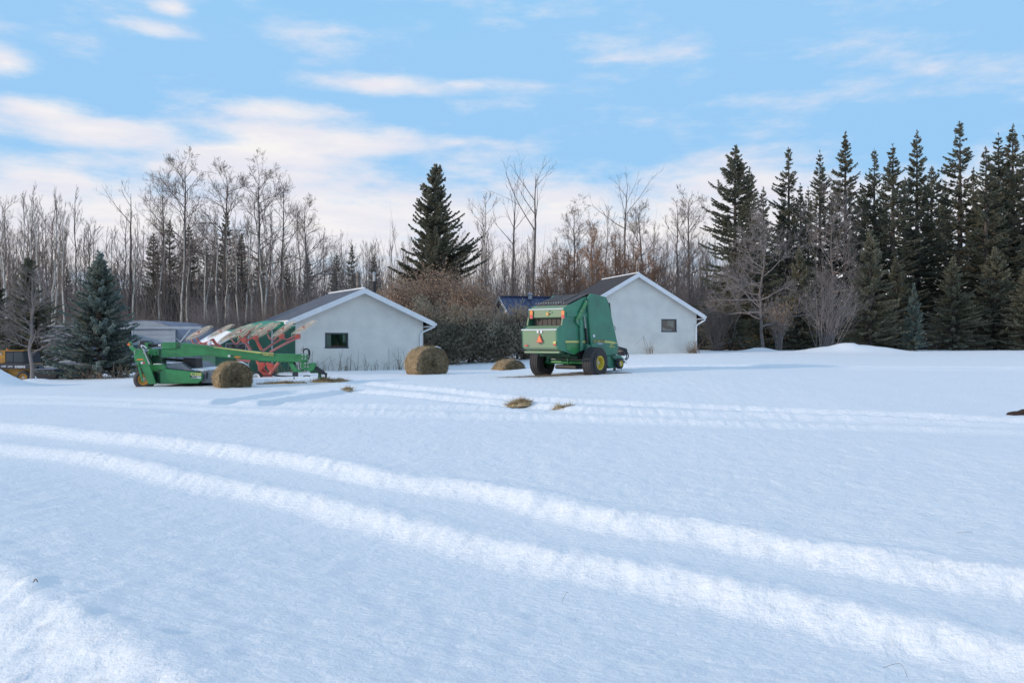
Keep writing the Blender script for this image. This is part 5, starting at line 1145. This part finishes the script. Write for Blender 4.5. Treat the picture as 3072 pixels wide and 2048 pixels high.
SPEC = [(386, 576, 70, 'fork', .9, 'bare dead tree with one forked top left of the tall twin poplars'), (536, 491, 72, 'poplar0', .9, 'tallest dark bare poplar above the metal sheds'), (500, 560, 73, 'poplar1', .75, 'bare poplar leaning left beside the tallest poplar'),
 (665, 527, 74, 'poplar1', .95, 'round-headed bare poplar between two clumps of aspens'), (795, 518, 74, 'poplar0', .95, 'dense bare poplar with upright shoots left of the stucco garage'), (840, 560, 75, 'aspen2', 1.1, 'bare aspen with twisted limb right of the dense poplar'),
 (930, 620, 72, 'poplar1', .9, 'low spreading bare tree behind the left garage roof'), (1444, 596, 74, 'aspen1', 1.2, 'bare aspen right of the lone dark spruce'), (1538, 600, 72, 'snag1', .9, 'broken-topped bare trunk left of the tall dead tree'),
 (1590, 522, 68, 'snag0', .95, 'tall dead tree with splayed limbs behind the blue-roofed house'), (1730, 633, 74, 'poplar0', .9, 'gnarled bare tree behind the baler'), (1860, 549, 72, 'snag2', .8, 'dead tree with three upright prongs left of the right garage'),
 (1940, 633, 74, 'poplar1', 1.0, 'broad bare tree above the right garage ridge'), (2020, 610, 74, 'aspen0', 1.3, 'bare tree right of the right garage ridge'), (2075, 600, 73, 'poplar0', .85, 'bare tree touching the broad spruce')]
for i, (u, v, Y, k, wd, lab) in enumerate(SPEC): place_bare(k, 'bare_tree', *at(u, v, Y), lab, group='tall bare trees of the wood', rz=i*1.1, wide=wd)
place_bare('willow', 'willow_bush', *at(1775, 700, 64), 'reddish bare willow bush behind the baler', rz=.4, wide=.9)
place_bare('willow', 'willow_bush', *at(1850, 740, 66), 'lower reddish bare bush behind the right garage roof', rz=2.4, wide=1.1)
for i, (u, v, Y, lab) in enumerate([(1700, 775, 65, 'orange-brown bare bush just left of the reddish willow behind the baler'), (1960, 780, 66, 'orange-brown bare bush above the right slope of the right garage'), (1640, 800, 66, 'orange-brown bare bush right above the blue roof'), (1905, 755, 70, 'orange-brown bare bush peeping over the right garage ridge')]):
    place_bare('willow', 'willow_bush', *at(u, v, Y), lab, rz=i*1.9+.7, wide=1.25)
place_bare('round0', 'small_bare_tree', *at(97, 828, 39.5), 'small grey bare tree with forked trunk in front of the loader', rz=1.0, wide=1.0)
place_bare('round1', 'bare_tree', *at(2290, 660, 55), 'twisted pale grey bare tree in front of the broad spruce', rz=2.0, wide=.95)
place_bare('round1', 'bare_tree', *at(2490, 600, 60), 'tall grey bare tree in front of the spruce row', rz=4.2, wide=.7)
def shrub(name, u, vtop, Y, hw, label, twig, n_stems, seed, leaves=0, leaf_m=None, cat='bush', upright=.6, low=0.0, leafsize=.06):
    """many stems from one base, forking; leaves scattered on the outer half"""
    x, y, zt = at(u, vtop, Y); z0 = gz(x, y); h = zt-z0; rg = np.random.default_rng(seed); mb = MB(); tips = []
    par = dict(PRE['round'], wig=.2, up=.25, levels=2, split=(6, 4), rmin=.006, ang=R(34))
    for i in range(n_stems):
        a = rg.uniform(0, 2*math.pi); s_ = rg.uniform(.05, 1)**.6; out = hw*s_; d = Vector((math.cos(a)*out, math.sin(a)*out*.8, h*rg.uniform(.75, 1)*(1-.35*s_))); p = Vector((rg.normal(0, hw*.12), rg.normal(0, hw*.12), -.1))
        ln = d.length; st = len(mb.v); grow(mb, p, (d+Vector((0, 0, h*upright*.3))).normalized(), ln*.8, .022, 0, rg, par, 4); 
    root = empty(name, (x, y, z0), 0, label=label, cat=cat)
    link('stems', to_mesh(mb, 'stems', twig), None, root)
    if leaves:
        V = np.array(mb.v); k = V[:, 2] > h*low; V = V[k]; P = V[rg.integers(0, len(V), leaves)]+rg.normal(0, .10, (leaves, 3))
        d1 = rg.normal(0, 1, (leaves, 3)); d1 /= np.linalg.norm(d1, axis=1)[:, None]; d2 = np.cross(d1, rg.normal(0, 1, (leaves, 3))); d2 /= np.linalg.norm(d2, axis=1)[:, None]
        sz = leafsize*rg.uniform(.6, 1.3, (leaves, 1)); VV = np.concatenate([P-d1*sz, P+d2*sz*.6, P+d1*sz, P-d2*sz*.6], 1).reshape(-1, 3)
        link('leaves', mesh_np('leaves', VV, np.arange(leaves*4).reshape(-1, 4), 4, leaf_m), None, root, kind='stuff')
    return root
shrub('brown_bush', 1205, 800, 56, 2.4, 'bush with withered brown leaves right behind the left garage chimney', M_['twig'], 90, 301, 13000, M_['leaf_brown'], low=.1)
shrub('brown_bush', 1310, 775, 57, 2.9, 'tallest bush with withered brown leaves under the lone spruce', M_['twig'], 100, 302, 15000, M_['leaf_brown'], low=.1)
shrub('brown_bush', 1415, 805, 56, 2.2, 'bush with sparse brown leaves left of the blue-roofed house', M_['twig'], 85, 303, 9000, M_['leaf_brown'], low=.1)
shrub('tan_leaf_bush', 2335, 850, 55.5, .9, 'slim bush with tan leaves before the dark spruces', M_['twig_grey'], 30, 304, 1500, M_['leaf_tan'], low=.2, leafsize=.05)
shrub('bare_bush', 2480, 770, 54.5, 2.6, 'multi-stemmed grey bare bush left of the snow mound', M_['twig_grey'], 34, 305, upright=.7)
shrub('bare_bush', 2150, 880, 57, 1.6, 'dark tangled bush beside the right garage wall', M_['twig'], 60, 306)
for i, (u, v, Y, hw) in enumerate([(640, 850, 60, 2.2), (860, 830, 58, 2.8), (960, 830, 57, 2.6), (420, 900, 60, 2.0), (1040, 850, 58, 2.3), (1900, 800, 62, 2.6), (2040, 800, 64, 2.6), (1700, 820, 64, 2.4), (740, 880, 62, 2.2), (250, 920, 60, 2.2)]):
    shrub('bare_bush', u, v, Y, hw, ['purple-grey bare bush in front of the aspens above the arched shed', 'dense purple-grey bare bush left of the garage roof', 'bare bush close behind the left garage roof', 'bare bush above the arched metal shed', 'bare bush behind the left garage chimney', 'bare brown bush behind the right garage roof', 'bare bush right of the right garage ridge', 'bare bush behind the blue-roofed house', 'bare bush behind the folded rake', 'bare bush behind the blue spruce'][i], M_['twig'] if i % 2 else M_['twig_grey'], 60, 320+i)
# far wood: individual slender trees, the nearest and largest of it
rg = np.random.default_rng(55)
nT = 225
for i in range(nT):
    left = rg.random() < .62
    u = rg.uniform(-260, 1180) if left else rg.uniform(1180, 2330)
    Y = rg.uniform(70, 112)
    vt = rg.normal(735 if left else 738, 36) if u > 330 else rg.normal(668, 45)
    if 900 < u < 1250: vt += 25
    k = rg.choice(['aspen0', 'aspen1', 'aspen2', 'aspen3', 'sapling0', 'sapling1', 'sapling2', 'sapling0', 'sapling1'])
    x, y, zt = at(u, vt, Y)
    place_bare(str(k), 'bare_aspen', x, y, zt, 'slender brown-grey bare aspen standing among many alike in the wood', 'tree', 'bare aspens of the wood', rz=rg.uniform(0, 6.28), wide=rg.uniform(.75, 1.1))
# pale trunks at the front edge of the wood
for i, (u, v) in enumerate(sorted([(400, 640), (470, 690), (545, 640), (560, 700), (610, 690), (618, 660), (650, 640), (668, 650), (690, 655), (712, 690), (735, 640), (760, 650), (785, 600), (800, 590), (830, 620), (60, 590), (90, 580), (130, 600), (150, 595), (30, 610), (190, 640), (320, 690), (10, 620), (170, 620)])):
    x, y, zt = at(u, v, 66+(i*37 % 7)*.5)
    place_bare('pale%d' % (i % 3), 'front_aspen', x, y, zt, '%s straight pale aspen from the left along the front of the wood' % ORD[i], 'tree', 'front aspens of the wood', rz=i*2.3, wide=.95)
# undergrowth of the wood: a mass of fine stems
def thicket(name, n_, u0, u1, Y0, Y1, h0, h1, seed, m, label):
    rg = np.random.default_rng(seed); Y = rg.uniform(Y0, Y1, n_); X = (rg.uniform(u0, u1, n_)-CX)/F*Y; Z = base_z(X, Y)-.1
    h = rg.uniform(h0, h1, n_)*rg.uniform(.5, 1, n_); ln = rg.normal(0, .22, (n_, 2))*h[:, None]; r = .012+.0036*h
    B = np.stack([X, Y, Z], 1); V = []
    for k in range(3): V.append(B+np.stack([r*math.cos(k*2.094), r*math.sin(k*2.094), 0*r], 1))
    V.append(B+np.stack([ln[:, 0], ln[:, 1], h], 1)); VV = np.stack(V, 1).reshape(-1, 3)
    b = (np.arange(n_)*4)[:, None]; FF = np.concatenate([b+[0, 1, 3], b+[1, 2, 3], b+[2, 0, 3]], 1).reshape(-1, 3)
    me = mesh_np(name, VV, FF, 3, m); return link(name, me, None, None, kind='stuff', label=label)
thicket('thicket', 42000, -350, 2350, 68, 118, 4.0, 12.0, 61, M_['thicket'], 'dense brown-grey undergrowth filling the wood')
thicket('thicket', 5000, 2080, 3250, 63, 74, 1.0, 4.0, 62, M_['thicket'], 'dark undergrowth beneath the spruce row')
thicket('thicket', 3500, 330, 1120, 55, 66, 1.5, 4.5, 63, M_['thicket'], 'low brown undergrowth behind the sheds')
# --- juniper hedge: overlapping bushes
def juniper(u, vtop, Y, hw, label, seed, nq=9000):
    x, y, zt = at(u, vtop, Y); z0 = gz(x, y); h = zt-z0; rg = np.random.default_rng(seed)
    root = empty('juniper_bush', (x, y, z0), 0, label=label, cat='hedge bush', group='juniper bushes of the hedge')
    mb = MB(); B = []; D = []
    for i in range(70):
        a = rg.uniform(0, 2*math.pi); t = rg.uniform(.12, 1); R_ = hw*(1-.55*t**2.5)*rg.uniform(.5, 1.2); b = Vector((0, 0, h*t*.72)); e = b+Vector((math.cos(a)*R_, math.sin(a)*R_*.8, h*.30*rg.uniform(-.2, 1.15)-(.35 if t < .3 else 0)))
        mid = b.lerp(e, .5)+Vector((0, 0, -.08)); mb.tube([b, mid, e], [.03, .018, .006], 3, False)
        m_ = int(nq/70); tt = rg.uniform(.25, 1.05, m_)[:, None]; P = np.array(b)*(1-tt)+np.array(e)*tt+rg.normal(0, .20, (m_, 3)); P[:, 2] += rg.normal(0, .05, m_)
        d = np.array((e-b).normalized())*.8+rg.normal(0, .55, (m_, 3)); B.append(P); D.append(d/np.linalg.norm(d, axis=1)[:, None])
    mb.tube([(0, 0, -.1), (0, 0, h*.75)], [.09, .03], 6, False)
    for k in range(45):
        a = rg.uniform(0, 6.28); q = hw*rg.uniform(0, .8); b0 = Vector((q*math.cos(a), q*math.sin(a)*.8, h*rg.uniform(.45, .8))); mb.tube([b0, b0+Vector((rg.normal(0, .2), rg.normal(0, .2), rg.uniform(.3, .85)))], [.012, .004], 3, False)
    for k in range(3): mb.tube([(rg.normal(0, .3), rg.normal(0, .2), -.1), (rg.normal(0, .5), rg.normal(0, .3), h*.5)], [.06, .03], 5, False)
    link('stems', to_mesh(mb, 'stems', M_['dark_bark']), None, root)
    B = np.concatenate(B); D = np.concatenate(D); n_ = len(B); ln = rg.uniform(.08, .22, (n_, 1)); s_ = np.cross(D, rg.normal(0, 1, (n_, 3))); s_ /= np.linalg.norm(s_, axis=1)[:, None]; s_ *= .035
    VV = np.concatenate([B, B+D*ln*.5-s_, B+D*ln, B+D*ln*.5+s_], 1).reshape(-1, 3)
    link('foliage', mesh_np('foliage', VV, np.arange(n_*4).reshape(-1, 4), 4, M_['juniper']), None, root)
for i, (u, v, Y, hw) in enumerate([(1292, 900, 48, 1.6), (1358, 958, 47, 1.3), (1418, 922, 47.5, 1.6), (1492, 965, 48, 1.2), (1552, 918, 49, 1.6), (1625, 955, 50, 1.3)]):
    juniper(u, v, Y, hw, 'dark juniper bush in the hedge, %s from the left garage corner' % ['first', 'second', 'third', 'fourth', 'fifth', 'sixth'][i], 400+i)
